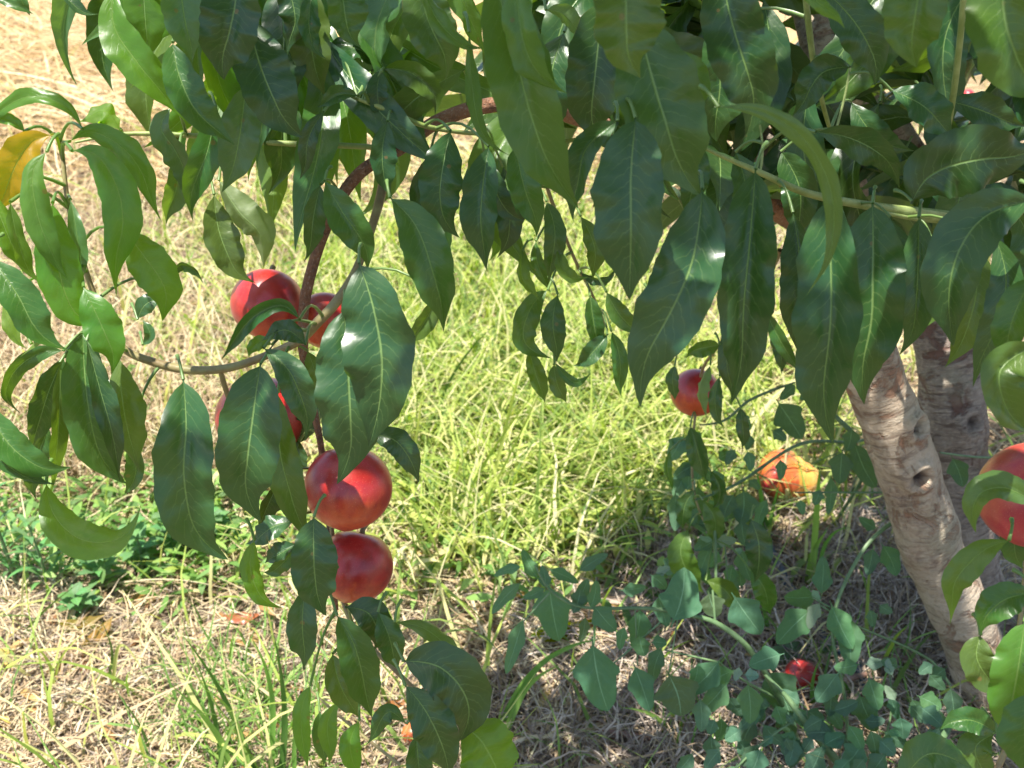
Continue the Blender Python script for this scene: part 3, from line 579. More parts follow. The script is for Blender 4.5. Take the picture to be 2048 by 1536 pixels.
# ribbons lying on or growing from the ground
def ribbons(name, base, hdg, length, width, lift, bend, kind, mat, label, segs=4, kink=None, leafy=False, seed=0, m2=False):
    """hdg heading, lift start elevation, bend total fall of elevation along the blade (radians)"""
    r = np.random.default_rng(seed+11); n = len(base); s = segs+1
    t = np.linspace(0, 1, s)[None, :]
    el = lift[:, None]-bend[:, None]*t; kk = (r.normal(0, .22, n) if kink is None else r.normal(0, kink, n))[:, None]
    hd = hdg[:, None]+kk*t*2+(r.normal(0, .10 if kink is None else kink*.5, (n, s)))
    d = np.stack([np.cos(hd)*np.cos(el), np.sin(hd)*np.cos(el), np.sin(el)], -1)
    step = (length/segs)[:, None, None]*d
    C3 = base[:, None, :]+np.concatenate([np.zeros((n, 1, 3)), np.cumsum(step[:, :-1], axis=1)], 1)
    g = gz(C3[..., 0], C3[..., 1])+.001; low = C3[..., 2] < g; C3[..., 2] = np.where(low, g+r.uniform(0, .004, (n, s)), C3[..., 2])
    sd = np.stack([-np.sin(hd), np.cos(hd), r.normal(0, .35, n)[:, None]*np.ones((1, s))], -1); sd = nz(sd)
    prof = (np.sin(np.pi*np.clip(t*.96+.04, 0, 1))**.8 if leafy else np.clip(1.25-t*1.15, .08, 1))
    wv = (width[:, None]*prof/2)[..., None]
    V = np.stack([C3-sd*wv, C3+sd*wv], 2).reshape(-1, 3)
    i = (np.arange(n)*s*2)[:, None]+(np.arange(segs)*2)[None, :]; i = i.ravel()
    F = np.stack([i, i+1, i+3, i+2], 1)
    rnd = np.repeat(r.random(n), s*2); al = np.broadcast_to(t[..., None], (n, s, 2)).ravel()
    o = link(name, mesh_np(name, V, F, None, {'rnd': rnd, 'along': al}), mat)
    tag(o, label, kind, None, 'stuff'); return o
R2 = np.random.default_rng(5)
def px_sample(n, x0, x1, y0, y1, keep=None, jit=0):
    x = R2.uniform(x0, x1, n); y = R2.uniform(y0, y1, n)
    if keep is not None:
        k = R2.random(n) < keep(x, y); x, y = x[k], y[k]
    v = Fw[None]+((x-CX)/FPX)[:, None]*Rt+((CY-y)/FPX)[:, None]*Up
    p = Cc+v*(-H/v[:, 2])[:, None]; p[:, 2] = gz(p[:, 0], p[:, 1]); return p
def bl(x, y, cx, cy, rx, ry, pw=2):
    return np.exp(-(((x-cx)/rx)**2+((y-cy)/ry)**2)**(pw/2))
def patch(x, y):
    g = gn = R2.random(1)
    n = np.sin(x*.021+y*.013)*np.sin(y*.027-x*.008)+.6*np.sin(x*.051-y*.043)
    return np.clip(.5+.45*n, .05, 1)
def k_green(x, y):      # where the yellow-green grass stands
    g = 1.0*bl(x, y, 1010, 740, 300, 400, 4)+.55*bl(x, y, 1280, 880, 230, 200, 4)+.45*bl(x, y, 640, 640, 200, 240, 4)+.05+.28*bl(x, y, 1560, 800, 180, 180)
    g += .25*bl(x, y, 850, 80, 200, 220, 4)+.35*bl(x, y, 470, 430, 180, 150)
    return np.clip(g*(.02+1.35*patch(x*1.3, y*1.5)), 0, 1)*(1-.93*bl(x, y, 150, 60, 420, 210, 6))*(1-.85*bl(x, y, 230, 1340, 460, 190, 4))*(1-.85*(y > 1180)*(x > 900))
def k_lgreen(x, y):
    return np.clip(.9*bl(x, y, 480, 1450, 160, 170, 3)+.6*bl(x, y, 60, 1080, 110, 120)+.3*bl(x, y, 450, 520, 150, 160)+.35*bl(x, y, 1000, 560, 150, 120)+.05*(patch(x, y) > .6)+.25*bl(x, y, 1620, 1130, 60, 100)+.12*(x > 1100)*(y > 1300), 0, 1)*(1-bl(x, y, 150, 60, 420, 210, 6))
def U(a, b, n): return R2.uniform(a, b, n)
# dense layer of pale straw, finer and greyer under the tree
def k_straw(x, y): return (1-.45*bl(x, y, 1010, 740, 260, 360, 4))*(1-.62*(patch(x*.8, y*1.4) > .62)*(y > 900))
p = px_sample(70000, -500, 2600, 150, 1900, k_straw); n = len(p)
ribbons('straw_litter', p+np.array([0, 0, .002])+np.c_[np.zeros((n, 2)), U(0, .016, n)], U(0, 6.283, n), U(.02, .10, n)*np.clip(.35+.45*p[:, 1], .5, 3), U(.0012, .0032, n)*(.75+.28*p[:, 1]), U(-.1, .55, n), U(-.2, .9, n), 'straw', M_STRAW,
        'pale dry straw and withered grass matted over the orchard soil', seed=1)
p = px_sample(30000, -500, 1500, -60, 420, lambda x, y: np.clip(1.2*bl(x, y, 120, 60, 560, 230, 6)+.12, 0, 1)); n = len(p)
ribbons('straw_mat', p+np.c_[np.zeros((n, 2)), U(0, .05, n)], np.where(U(0, 1, n) < .6, R2.normal(2.9, .55, n), U(0, 6.28, n)), U(.12, .5, n), U(.004, .013, n), U(-.05, .4, n), U(-.1, .6, n), 'straw', M_GOLD,
        'thick golden straw mulch lying beyond the tree at upper left', seed=2)
p = px_sample(13000, 1000, 2300, 1020, 1800, lambda x, y: np.clip((x-950)/300, 0, 1)*np.clip((y-1000)/120, 0, 1)); n = len(p)
ribbons('weathered_straw', p+np.c_[np.zeros((n, 2)), U(0, .02, n)], U(0, 6.283, n), U(.03, .10, n), U(.0014, .0034, n), U(0, 1.2, n), U(.5, 3.4, n), 'straw', M_GREY,
        'curled grey dead grass roots and stems around the trunk base', segs=6, kink=.5, seed=3)
p = px_sample(9000, -300, 1100, 1150, 1800); n = len(p)
ribbons('fine_litter', p+np.c_[np.zeros((n, 2)), U(0, .012, n)], U(0, 6.283, n), U(.015, .05, n), U(.001, .002, n), U(0, .9, n), U(0, 1.6, n), 'straw', M_GREY, 'short brown broken stems on the bare patch at lower left', segs=4, kink=.3, seed=4)
# grass
p = px_sample(60000, -300, 2300, 60, 1700, k_green); n = len(p)
ribbons('grass', p, U(0, 6.283, n), U(.05, .25, n)*(1+.12*p[:, 1]), U(.0022, .0068, n)*(.8+.2*p[:, 1]), U(.7, 1.5, n), U(.4, 2.1, n), 'grass', M_GRASS, 'long yellow green sunlit grass in the gap between the hanging fruit and the trunk', segs=5, seed=5)
p = px_sample(5200, -300, 620, 230, 1000); n = len(p)
ribbons('pale_grass', p, U(0, 6.283, n), U(.08, .24, n), U(.002, .0045, n), U(.7, 1.5, n), U(.3, 1.9, n), 'grass', M_STRAW, 'taller pale dry grass standing at left behind the hanging leaves', segs=5, seed=15)
p = px_sample(15000, -300, 2300, 100, 1800, k_lgreen); n = len(p)
ribbons('green_grass', p, U(0, 6.283, n), U(.05, .15, n), U(.002, .0045, n), U(.8, 1.55, n), U(.3, 1.6, n), 'grass', M_GREEN, 'fresh green grass tufts at the bottom left and among the straw', segs=5, seed=6)
p = px_sample(22000, 300, 1700, 420, 1220, k_green); n = len(p)
ribbons('broad_grass', p+np.c_[np.zeros((n, 2)), U(0, .03, n)], U(0, 6.283, n), U(.03, .09, n), U(.005, .011, n), U(.1, 1.3, n), U(.3, 1.8, n), 'grass', M_GRASS, 'short broad yellow green grass leaves filling the sunlit gap', segs=4, leafy=True, seed=12)
# broad-leaved seedlings among the grass
p = px_sample(26000, -100, 1500, 260, 1300, lambda x, y: np.clip(.8*bl(x, y, 300, 1080, 260, 110, 3)+.35*bl(x, y, 1050, 900, 350, 260)+.15*bl(x, y, 450, 500, 250, 250), 0, 1)); n = len(p)
ribbons('ground_cover', p+np.c_[np.zeros((n, 2)), U(0, .05, n)], U(0, 6.283, n), U(.018, .045, n), U(.006, .013, n), U(-.2, 1.0, n), U(0, 1.4, n), 'ground cover', M_GREEN, 'low broad leaved green weeds in a clump at left and under the grass', segs=4, leafy=True, seed=7)
p = px_sample(420, -100, 2100, 250, 1560); n = len(p)
ribbons('leaf_litter', p+np.c_[np.zeros((n, 2)), U(0, .012, n)], U(0, 6.283, n), U(.02, .05, n), U(.007, .016, n), U(0, .6, n), U(0, 1.3, n), 'dead leaves', M_DEAD, 'scattered small brown and yellow dead leaves on the straw', segs=5, leafy=True, seed=8)
# surroundings outside the frame, coarser
n = 26000; xy = np.c_[U(-6, 7, n), U(-3, 11, n)]; k = ~((np.abs(xy[:, 0]) < .62*xy[:, 1]+.1) & (xy[:, 1] > .9)); xy = xy[k]; n = len(xy)
p = np.c_[xy, gz(xy[:, 0], xy[:, 1])]
ribbons('outer_straw', p, U(0, 6.283, n), U(.1, .3, n), U(.004, .010, n), U(0, .6, n), U(0, 1, n), 'straw', M_STRAW, 'dry straw on the ground around the tree beyond the frame', seed=9)

# ---------------------------------------------------------------- long single blades that stand out in the photograph
def blade_mesh(pts3, w0, leafy=False, tw=0., m=3):
    a = spline(np.array(pts3), 16); T = nz(np.gradient(a, axis=0)); V = nz(Cc-a); Sd = nz(np.cross(T, V)); Nn = np.cross(Sd, T)
    t = np.linspace(0, 1, 16); an = (tw*t)[:, None]; S2 = Sd*np.cos(an)+Nn*np.sin(an); N2 = np.cross(S2, T)
    wv = (w0/2*(np.sin(np.pi*np.clip(t*.97+.03, 0, 1))**.7 if leafy else np.minimum(1, 1.3-1.28*t)))[:, None, None]
    u = np.linspace(-1, 1, m)[None, :, None]
    X = a[:, None]+S2[:, None]*u*wv+N2[:, None]*np.abs(u)*wv*.45
    return X.reshape(-1, 3), grid_faces(16, m)
def tuft(x, y, blades, label, w0=.006, mat=M_GREEN, seed=0):
    """blades: image end points; roots sit on the ground at x, y"""
    r = np.random.default_rng(seed); g = G(x, y); o = empty('grass_tuft', tuple(g)); tag(o, label, 'grass tuft', 'single tufts of long grass')
    d0 = GD(x, y)
    for (bx, by), pts in blades:
        dd = GD(bx, by); q = [P(bx, by, dd)]; nn = len(pts)
        for j, (px_, py_) in enumerate(pts): q.append(P(px_, py_, dd-.10*(j+1)/nn*dd*(by-py_)/250))
        X, F = blade_mesh(q, w0*r.uniform(.7, 1.2), tw=r.uniform(-.8, .8)); X = X-g
        k_ = len(X); me = mesh_np('blade', X, F, None, {'rnd': np.full(k_, r.random()), 'along': np.zeros(k_)})
        link('blade', me, mat, o)
    return o
tuft(500, 1560, [((520, 1570), [(450, 1400), (365, 1270)]), ((510, 1580), [(470, 1440), (400, 1375)]), ((540, 1570), [(545, 1400), (500, 1270)]), ((560, 1570), [(570, 1430), (545, 1255)]), ((470, 1580), [(440, 1480), (330, 1360)]),
                 ((590, 1580), [(590, 1480), (640, 1380)]), ((450, 1570), [(430, 1440), (395, 1330)])], 'tall fresh green grass tuft at the bottom edge, left of the hanging dark leaves', .0065)
tuft(60, 1240, [((30, 1300), [(70, 1240), (160, 1165)]), ((45, 1270), [(45, 1180), (55, 1090)]), ((110, 1400), [(100, 1330), (60, 1290)]), ((210, 1380), [(225, 1310), (200, 1235)]), ((225, 1400), [(240, 1290), (300, 1370)]), ((105, 1390), [(120, 1320), (180, 1260)])], 'sparse pale grass tuft on dry soil at the lower left edge', .004, M_GRASS)
tuft(905, 900, [((890, 1080), [(905, 980), (960, 850)]), ((905, 1090), [(950, 960), (1090, 760)]), ((820, 1020), [(830, 900), (850, 760)]), ((930, 1090), [(1000, 950), (1120, 700)]), ((1000, 1100), [(975, 1000), (950, 930)]), ((960, 1060), [(1010, 860), (1050, 700)]), ((870, 900), [(890, 780), (1000, 640)])], 'long arching yellow grass blades right of the big nectarine', .0055, M_GRASS, 3)
tuft(1640, 1170, [((1622, 1180), [(1632, 1040), (1640, 930)]), ((1630, 1180), [(1650, 1090), (1700, 1055)]), ((1612, 1175), [(1625, 1110), (1655, 1060)])], 'upright bright green grass tuft left of the trunk, beside the fallen orange nectarine', .0075, M_GREEN, 4)
tuft(1530, 1090, [((1530, 1090), [(1525, 1010), (1510, 930)]), ((1530, 1090), [(1545, 1020), (1560, 960)]), ((1525, 1090), [(1505, 1050), (1470, 1010)]), ((1535, 1090), [(1530, 1040), (1490, 980)])], 'green grass tuft in front of the fallen orange nectarine', .007, M_GREEN, 5)
tuft(1020, 1430, [((1005, 1460), [(1080, 1330), (1215, 1275)]), ((1000, 1450), [(1060, 1350), (1160, 1290)]), ((1010, 1470), [(1050, 1380), (1120, 1330)])], 'long green grass blades leaning right across the yellow dead leaf', .008, M_GREEN, 6)
tuft(1340, 1480, [((1345, 1500), [(1320, 1440), (1240, 1415)]), ((1340, 1490), [(1345, 1420), (1325, 1380)]), ((1350, 1490), [(1365, 1440), (1375, 1410)]), ((1200, 1460), [(1215, 1440), (1225, 1420)]), ((1210, 1460), [(1205, 1430), (1190, 1400)])], 'small green grass tuft on bare soil at the bottom, under the hanging weed', .006, M_GREEN, 7)
tuft(1640, 1440, [((1630, 1440), [(1625, 1370), (1645, 1310)]), ((1625, 1445), [(1650, 1400), (1680, 1395)]), ((1705, 1430), [(1700, 1390), (1680, 1355)]), ((1545, 1290), [(1530, 1230), (1520, 1150)]), ((1740, 1220), [(1735, 1180), (1715, 1130)]), ((1850, 1260), [(1870, 1180), (1800, 1155)])], 'yellow green grass tuft in the shade among the goosefoot leaves', .0065, M_GREEN, 8)
tuft(1240, 1080, [((1245, 1100), [(1238, 1020), (1215, 900)]), ((1250, 1090), [(1250, 1000), (1245, 940)]), ((1300, 1090), [(1290, 1040), (1298, 1000)]), ((1190, 1060), [(1195, 1010), (1170, 950)])], 'thin green grass blades in the sunlit patch left of the small wine red nectarine', .0045, M_GRASS, 9)

# ---------------------------------------------------------------- goosefoot weeds
def weed(root_px, label, stems, leaves, dist, seed=0):
    r = random.Random(seed); g = G(*root_px); o = empty('goosefoot_weed', tuple(g)); tag(o, label, 'weed', 'goosefoot weeds near the trunk')
    for sp in stems: pxtube('stem', sp, M_WSTEM, o, seg=7, bumps=.02)
    extra = []
    if seed in (2, 3):
        for _ in range(64 if seed == 2 else 30):
            x_, y_ = (r.uniform(1370, 1930), r.uniform(1390, 1550)) if seed == 2 else (r.uniform(1340, 1500), r.uniform(860, 1180))
            a_ = r.gauss(math.pi/2, .9); l_ = r.uniform(24, 56); extra.append(((x_, y_), (x_+math.cos(a_)*l_, y_+math.sin(a_)*l_), l_*r.uniform(.6, .85), r.choice('dddng')))
    for (bx, by), (tx, ty), wpx, *rest in list(leaves)+extra:
        tone = rest[0] if rest else 'n'; d = dist(bx, by)+r.uniform(-.02, .02)
        dx, dy = tx-bx, ty-by; L_ = math.hypot(dx, dy); sx, sy = bx-dx*.14, by-dy*.14
        d2 = d+r.uniform(-.1, .3)*L_*d/FPX
        cv = r.uniform(-.08, .08)*L_
        a = spline([(sx, sy), ((bx+tx)/2-cv*dy/L_, (by+ty)/2+cv*dx/L_), (tx, ty)], 16); C3 = np.array([P(x_, y_, d+(d2-d)*q) for (x_, y_), q in zip(a, np.linspace(0, 1, 16))])
        X, F, uv = leaf_mesh(C3, wpx*1.05*d/FPX/2, (r.uniform(-22, 22), r.uniform(-22, 22)), r.uniform(.05, .3), r.uniform(.02, .10), r.uniform(0, 6), 2, r.uniform(-.1, .15), m=9, kind='goose')
        c = {'n': (.045, .150, .090), 'd': (.024, .088, .058), 'p': (.20, .32, .24), 'g': (.052, .165, .062), 'o': (.05, .09, .038)}[tone]
        me = mesh_np('leaf', X-C3[0], F, uv); lf = link('leaf', me, M_WEED, o, [q*r.uniform(.85, 1.15) for q in c]); lf.location = tuple(C3[0]-g)
    return o
dA = lambda x, y: 1.02-(y-1250)*.00018
weed((1600, 1500), 'goosefoot weed with diamond leaves arching left over the sunny soil',
     [[(1600, 1500, 1.17, 14), (1560, 1400, 1.08, 13), (1500, 1300, 1.03, 12), (1440, 1250, 1.02, 11), (1390, 1232, 1.02, 10), (1300, 1217, 1.02, 8), (1160, 1213, 1.02, 6), (1100, 1180, 1.02, 5), (1070, 1130, 1.02, 4)],
      [(1100, 1185, 1.02, 4), (1045, 1245, 1.02, 3)], [(1320, 1245, 1.02, 4), (1270, 1290, 1.02, 4), (1200, 1350, 1.02, 2)], [(1440, 1325, 1.02, 5), (1330, 1300, 1.02, 3)], [(1560, 1400, 1.08, 6), (1470, 1350, 1.03, 5), (1440, 1325, 1.02, 4)],
      [(1188, 1213, 1.02, 3), (1188, 1290, 1.02, 3)], [(1355, 1240, 1.02, 3), (1337, 1350, 1.02, 3)], [(1270, 1215, 1.02, 3), (1275, 1330, 1.02, 3)], [(1425, 1180, 1.02, 4), (1430, 1245, 1.02, 5)]],
     [((1188, 1291), (1216, 1422), 96), ((1270, 1335), (1300, 1422), 58), ((1337, 1352), (1362, 1432), 96, 'o'), ((1100, 1175), (1118, 1282), 84), ((1280, 1220), (1268, 1296), 50), ((1190, 1213), (1232, 1262), 50), ((1345, 1240), (1368, 1135), 88),
      ((1470, 1195), (1522, 1268), 74), ((1418, 1188), (1432, 1234), 58, 'o'), ((1318, 1194), (1335, 1254), 42), ((1245, 1180), (1292, 1174), 30), ((1303, 1152), (1332, 1178), 34), ((1312, 1146), (1340, 1134), 20, 'p'), ((1160, 1217), (1176, 1158), 38, 'g'), ((1180, 1215), (1192, 1160), 30, 'g'),
      ((1040, 1168), (984, 1228), 30), ((1045, 1240), (1012, 1348), 38), ((1042, 1135), (988, 1152), 22), ((1075, 1155), (1045, 1098), 30, 'g'), ((1090, 1175), (1084, 1130), 28), ((1100, 1140), (1157, 1166), 27), ((1160, 1142), (1216, 1108), 30), ((1088, 1176), (1046, 1196), 26), ((1160, 1178), (1146, 1226), 34, 'd'),
      ((1325, 1298), (1306, 1362), 40), ((1305, 1285), (1334, 1288), 30, 'g'), ((1280, 1272), (1290, 1312), 42, 'g'), ((1435, 1323), (1368, 1388), 58), ((1465, 1343), (1410, 1372), 42, 'g'), ((1452, 1368), (1400, 1424), 54, 'g'), ((1495, 1370), (1500, 1448), 54, 'g'),
      ((1560, 1310), (1498, 1332), 50), ((1400, 1400), (1402, 1464), 40), ((1490, 1350), (1518, 1352), 28, 'p'), ((1250, 1255), (1240, 1300), 26, 'g'), ((1170, 1235), (1160, 1285), 24, 'o'), ((1395, 1330), (1385, 1370), 34, 'g'), ((1478, 1335), (1470, 1362), 20, 'p')], dA, 1)
dB = lambda x, y: 1.10-(y-1250)*.0003
weed((1690, 1560), 'goosefoot weed with pale young tips in front of the trunk foot',
     [[(1740, 1600, 1.1, 20), (1680, 1530, 1.06, 18), (1600, 1430, 1.04, 15), (1570, 1390, 1.04, 10), (1530, 1350, 1.04, 6)],
      [(1700, 1560, 1.1, 8), (1690, 1400, 1.1, 7), (1665, 1250, 1.1, 7), (1720, 1110, 1.11, 8), (1787, 1043, 1.12, 9)], [(1660, 1215, 1.1, 5), (1625, 1195, 1.1, 3)], [(1640, 1210, 1.1, 4), (1700, 1245, 1.1, 4), (1860, 1320, 1.15, 6), (1900, 1370, 1.15, 6)],
      [(1590, 1440, 1.04, 5), (1520, 1490, 1.02, 5), (1460, 1550, 1.02, 5)], [(1860, 1520, 1.1, 14), (1900, 1450, 1.1, 14)], [(1740, 1540, 1.1, 5), (1780, 1440, 1.1, 4), (1780, 1350, 1.1, 3)]],
     [((1620, 1222), (1554, 1288), 60, 'g'), ((1630, 1192), (1568, 1194), 48, 'g'), ((1665, 1213), (1706, 1298), 54, 'g'), ((1640, 1208), (1618, 1258), 30, 'p'), ((1625, 1180), (1640, 1200), 16, 'p'), ((1642, 1187), (1646, 1112), 42), ((1765, 1093), (1792, 1152), 44), ((1745, 1098), (1734, 1150), 34, 'd'), ((1752, 1056), (1718, 1034), 26),
      ((1532, 1348), (1582, 1434), 84, 'd'), ((1675, 1348), (1633, 1404), 54), ((1738, 1358), (1757, 1420), 46, 'g'), ((1720, 1392), (1752, 1464), 58, 'd'), ((1715, 1328), (1668, 1334), 34, 'g'), ((1700, 1238), (1702, 1332), 60, 'g'), ((1733, 1328), (1768, 1324), 28, 'p'),
      ((1722, 1488), (1686, 1534), 54), ((1800, 1436), (1806, 1478), 40), ((1845, 1418), (1884, 1452), 44, 'd'), ((1900, 1378), (1906, 1444), 40, 'd'), ((1890, 1338), (1862, 1362), 32, 'd'), ((1865, 1330), (1838, 1348), 28, 'd'), ((1795, 1332), (1762, 1320), 30, 'd'),
      ((1510, 1440), (1480, 1500), 40, 'd'), ((1600, 1480), (1578, 1535), 46, 'd'), ((1650, 1460), (1660, 1505), 34, 'd'), ((1560, 1470), (1600, 1500), 40), ((1760, 1480), (1790, 1510), 40), ((1770, 1510), (1740, 1550), 46), ((1520, 1500), (1500, 1550), 50), ((1440, 1500), (1410, 1540), 34), ((1640, 1500), (1610, 1560), 46, 'd'),
      ((1600, 1405), (1560, 1380), 30), ((1560, 1425), (1590, 1470), 44, 'd'), ((1820, 1490), (1850, 1530), 40, 'd'), ((1730, 1440), (1770, 1440), 30, 'd'), ((1780, 1395), (1795, 1440), 26), ((1785, 1350), (1775, 1315), 20, 'p'), ((1790, 1400), (1770, 1370), 22, 'p'), ((1615, 1420), (1650, 1440), 34, 'd'), ((1500, 1400), (1530, 1440), 36, 'd'),
      ((1740, 1220), (1745, 1255), 24, 'd'), ((1760, 1210), (1785, 1225), 26, 'd'), ((1860, 1350), (1890, 1380), 30, 'd'), ((1650, 1490), (1690, 1470), 36), ((1480, 1460), (1450, 1480), 34), ((1430, 1440), (1420, 1470), 30)], dB, 2)
dC = lambda x, y: 1.16
weed((1660, 1060), 'thin stemmed goosefoot weed reaching from the trunk towards the small hanging nectarine',
     [[(1660, 1060, GD(1660, 1060), 8), (1760, 885, 1.3, 6), (1700, 885, 1.22, 6), (1600, 888, 1.18, 7), (1470, 970, 1.14, 6), (1390, 1000, 1.12, 4)], [(1700, 860, 1.16, 10), (1650, 810, 1.16, 9), (1600, 740, 1.16, 8), (1560, 690, 1.16, 5)],
      [(1590, 765, 1.17, 4), (1500, 800, 1.15, 6), (1450, 840, 1.13, 5), (1400, 850, 1.12, 3)], [(1800, 985, 1.12, 4), (1700, 985, 1.14, 4), (1590, 985, 1.16, 3)], [(2048, 905, 1.2, 6), (1980, 915, 1.18, 5), (1880, 905, 1.15, 4)], [(1430, 1060, 1.1, 8), (1432, 1180, 1.1, 5)], [(1450, 1090, 1.1, 3), (1455, 1160, 1.1, 3)]],
     [((1350, 988), (1350, 1062), 38), ((1396, 973), (1402, 1038), 46, 'd'), ((1486, 983), (1480, 1048), 62, 'd'), ((1484, 1100), (1502, 1162), 42), ((1422, 1093), (1398, 1160), 32), ((1432, 1078), (1474, 1080), 26, 'p'), ((1425, 1080), (1398, 1072), 14, 'p'), ((1470, 1105), (1485, 1100), 16, 'p'),
      ((1685, 905), (1680, 968), 50, 'd'), ((1558, 808), (1604, 878), 66, 'd'), ((1712, 888), (1752, 975), 56, 'd'), ((1545, 862), (1572, 882), 28, 'd'), ((1702, 858), (1693, 902), 36, 'd'), ((1905, 918), (1926, 974), 44, 'd'), ((1380, 920), (1375, 980), 40), ((1408, 925), (1394, 960), 32, 'g'), ((1430, 940), (1450, 980), 30),
      ((1480, 830), (1500, 860), 26), ((1440, 780), (1428, 812), 26, 'd'), ((1370, 940), (1352, 975), 28), ((1560, 920), (1560, 960), 24), ((1590, 770), (1560, 800), 26, 'd'), ((1620, 780), (1600, 800), 22, 'd'), ((1500, 870), (1492, 900), 22, 'd'), ((1660, 955), (1655, 1030), 26), ((1470, 900), (1452, 930), 24),
      ((1640, 980), (1628, 1010), 26), ((1770, 910), (1800, 930), 26, 'd'), ((1990, 925), (2010, 960), 30, 'd'), ((1535, 1000), (1515, 1060), 28), ((1600, 1000), (1606, 1030), 20), ((1420, 1000), (1440, 1040), 34, 'g'), ((1380, 1010), (1390, 1050), 30)], dC, 3)

# narrow-leaved weed at the left edge
def spire(x, y, h_px, nl, lab, seed, lean=0, ll=.055, wl=.007, tone=(.09, .26, .06)):
    r = random.Random(seed); g = G(x, y); d0 = GD(x, y); o = empty('leafy_weed', tuple(g)); tag(o, lab, 'weed', 'narrow leaved weeds at left')
    hm = h_px*d0/FPX*1.1; top = g+np.array([lean, -.02, hm]); add_tube('stem', [g, (g+top)/2+np.array([.004, 0, 0]), top], [.0028, .0022, .0012], M_WSTEM, o, seg=6)
    for k_ in range(nl):
        f = .15+.85*k_/(nl-1); a = k_*2.399+r.uniform(-.3, .3); b = g+(top-g)*f; Lm = ll*(1.15-.55*f)*r.uniform(.8, 1.15)
        t = np.linspace(0, 1, 10)[:, None]; el = (1.0-.2*f)-1.0*t*r.uniform(.6, 1.3)
        C3 = b+np.cumsum(np.array([math.cos(a), math.sin(a), 0])*np.cos(el)+np.array([0, 0, 1.])*np.sin(el), 0)*Lm/10
        X, F, uv = leaf_mesh(C3, wl/2, (0, 0), .2, .05, k_, 2, .1, m=5, view=b+np.array([math.cos(a)*-.3, math.sin(a)*-.3, 1]))
        lf = link('leaf', mesh_np('leaf', X-g, F, uv), M_WEED, o, [q*r.uniform(.8, 1.2) for q in tone])
spire(40, 1190, 260, 30, 'tallest narrow leaved weed, at the left edge beside the green clump', 1)
spire(100, 1200, 190, 24, 'narrow leaved weed just right of the tallest one at the left edge', 2, .01)
spire(-30, 1180, 230, 24, 'narrow leaved weed cut by the left edge of the picture', 3)
for k_, (x, y, h_, lab) in enumerate([(210, 1180, 110, 'broad leaved weed at the left end of the low green clump'), (285, 1150, 130, 'broad leaved weed in the middle of the low green clump'), (350, 1120, 120, 'broad leaved weed on the right of the low green clump, below the curled hanging leaf'),
                                       (430, 1090, 80, 'small broad leaved weed under the long drooping dark leaf'), (165, 1240, 80, 'small broad leaved weed in front of the low green clump')]):
    spire(x, y, h_, 22, lab, 20+k_, .01, .042, .015, (.10, .26, .07))

# ---------------------------------------------------------------- things lying on the ground
def lie(x, y, R): 
    g = G(x, y); return np.array([g[0], g[1], float(gz(g[0], g[1]))+R])
def fallen(x, y, rpx, label, mat, seed, rot, sink=.88, parts=None):
    d = GD(x, y); R = rpx*d/FPX; c = G(x, y+rpx*.55); X, F = fruit_mesh(seed, suture=.10, asym=.12)
    me = mesh_np('nectarine', X*R, F); me.materials.append(mat); o = link('nectarine', me)
    o.location = (c[0], c[1], float(gz(c[0], c[1]))+R*sink); o.rotation_euler = rot
    tag(o, label, 'nectarine', 'fallen nectarines on the ground'); return o, R
o, R = fallen(1556, 975, 50, 'fallen orange and yellow nectarine with split skin on sunlit straw', M_ORANGE, 31, (.5, .3, 1.2))
X, F = fruit_mesh(32, suture=.2); me = mesh_np('split_flesh', X*R*np.array([.5, .62, .8]), F); me.materials.append(M_FLESH); q = link('split_flesh', me, None, o)
q.matrix_parent_inverse.identity(); q.location = o.rotation_euler.to_matrix().inverted()@Vector((R*.72, -R*.25, -R*.15))
X, F = fruit_mesh(33, suture=.2); me = mesh_np('torn_skin', X*R*np.array([.42, .3, .62]), F); me.materials.append(M_FRUIT2); q = link('torn_skin', me, None, o)
q.location = o.rotation_euler.to_matrix().inverted()@Vector((-R*.55, -R*.55, R*.2))
fallen(1245, 1128, 14, 'small shrivelled red orange nectarine on the sunny soil at the middle', M_ORANGE, 34, (.2, .8, 0), .7)
fallen(1602, 1352, 36, 'dark red fallen nectarine in the shade behind the goosefoot leaves', M_FRUIT, 35, (.4, .3, 2))
fallen(832, 1478, 26, 'red fallen nectarine mostly hidden behind the lowest hanging leaves', M_ORANGE, 36, (.4, .3, 2))

def gtube(name, spec, mat, **kw):
    """spec rows: ground pixel x, y, height above soil, radius"""
    pts = [G(x, y)+np.array([0, 0, float(gz(*G(x, y)[:2]))+h]) for x, y, h, _ in spec]
    return add_tube(name, pts, [q[3] for q in spec], mat, None, **kw)
tag(gtube('irrigation_hose', [(1520, 1020, .004, .0075), (1545, 1110, .008, .0075), (1590, 1200, .010, .0075), (1650, 1290, .008, .0075), (1705, 1370, .010, .0075), (1770, 1480, .008, .0075), (1840, 1640, .008, .0075)], M_HOSE, n=60),
    'thin blue grey irrigation hose half buried in dead grass beside the trunk', 'hose')
tag(gtube('stick', [(1320, 1250, .006, .004), (1420, 1270, .010, .005), (1530, 1292, .012, .0055), (1620, 1310, .010, .005)], M_STICK, bumps=.05), 'reddish stick lying in the shade under the arching weed', 'stick', 'dry sticks on the ground')
tag(gtube('stick', [(1730, 1350, .010, .004), (1800, 1365, .02, .005), (1890, 1385, .012, .006)], M_STICK, bumps=.05), 'dark reddish stick at the foot of the trunk', 'stick', 'dry sticks on the ground')
tag(gtube('stick', [(1050, 1470, .006, .003), (1180, 1485, .010, .0035), (1310, 1505, .008, .004)], M_STICK, bumps=.05), 'thin pinkish stick on the soil at the bottom edge', 'stick', 'dry sticks on the ground')
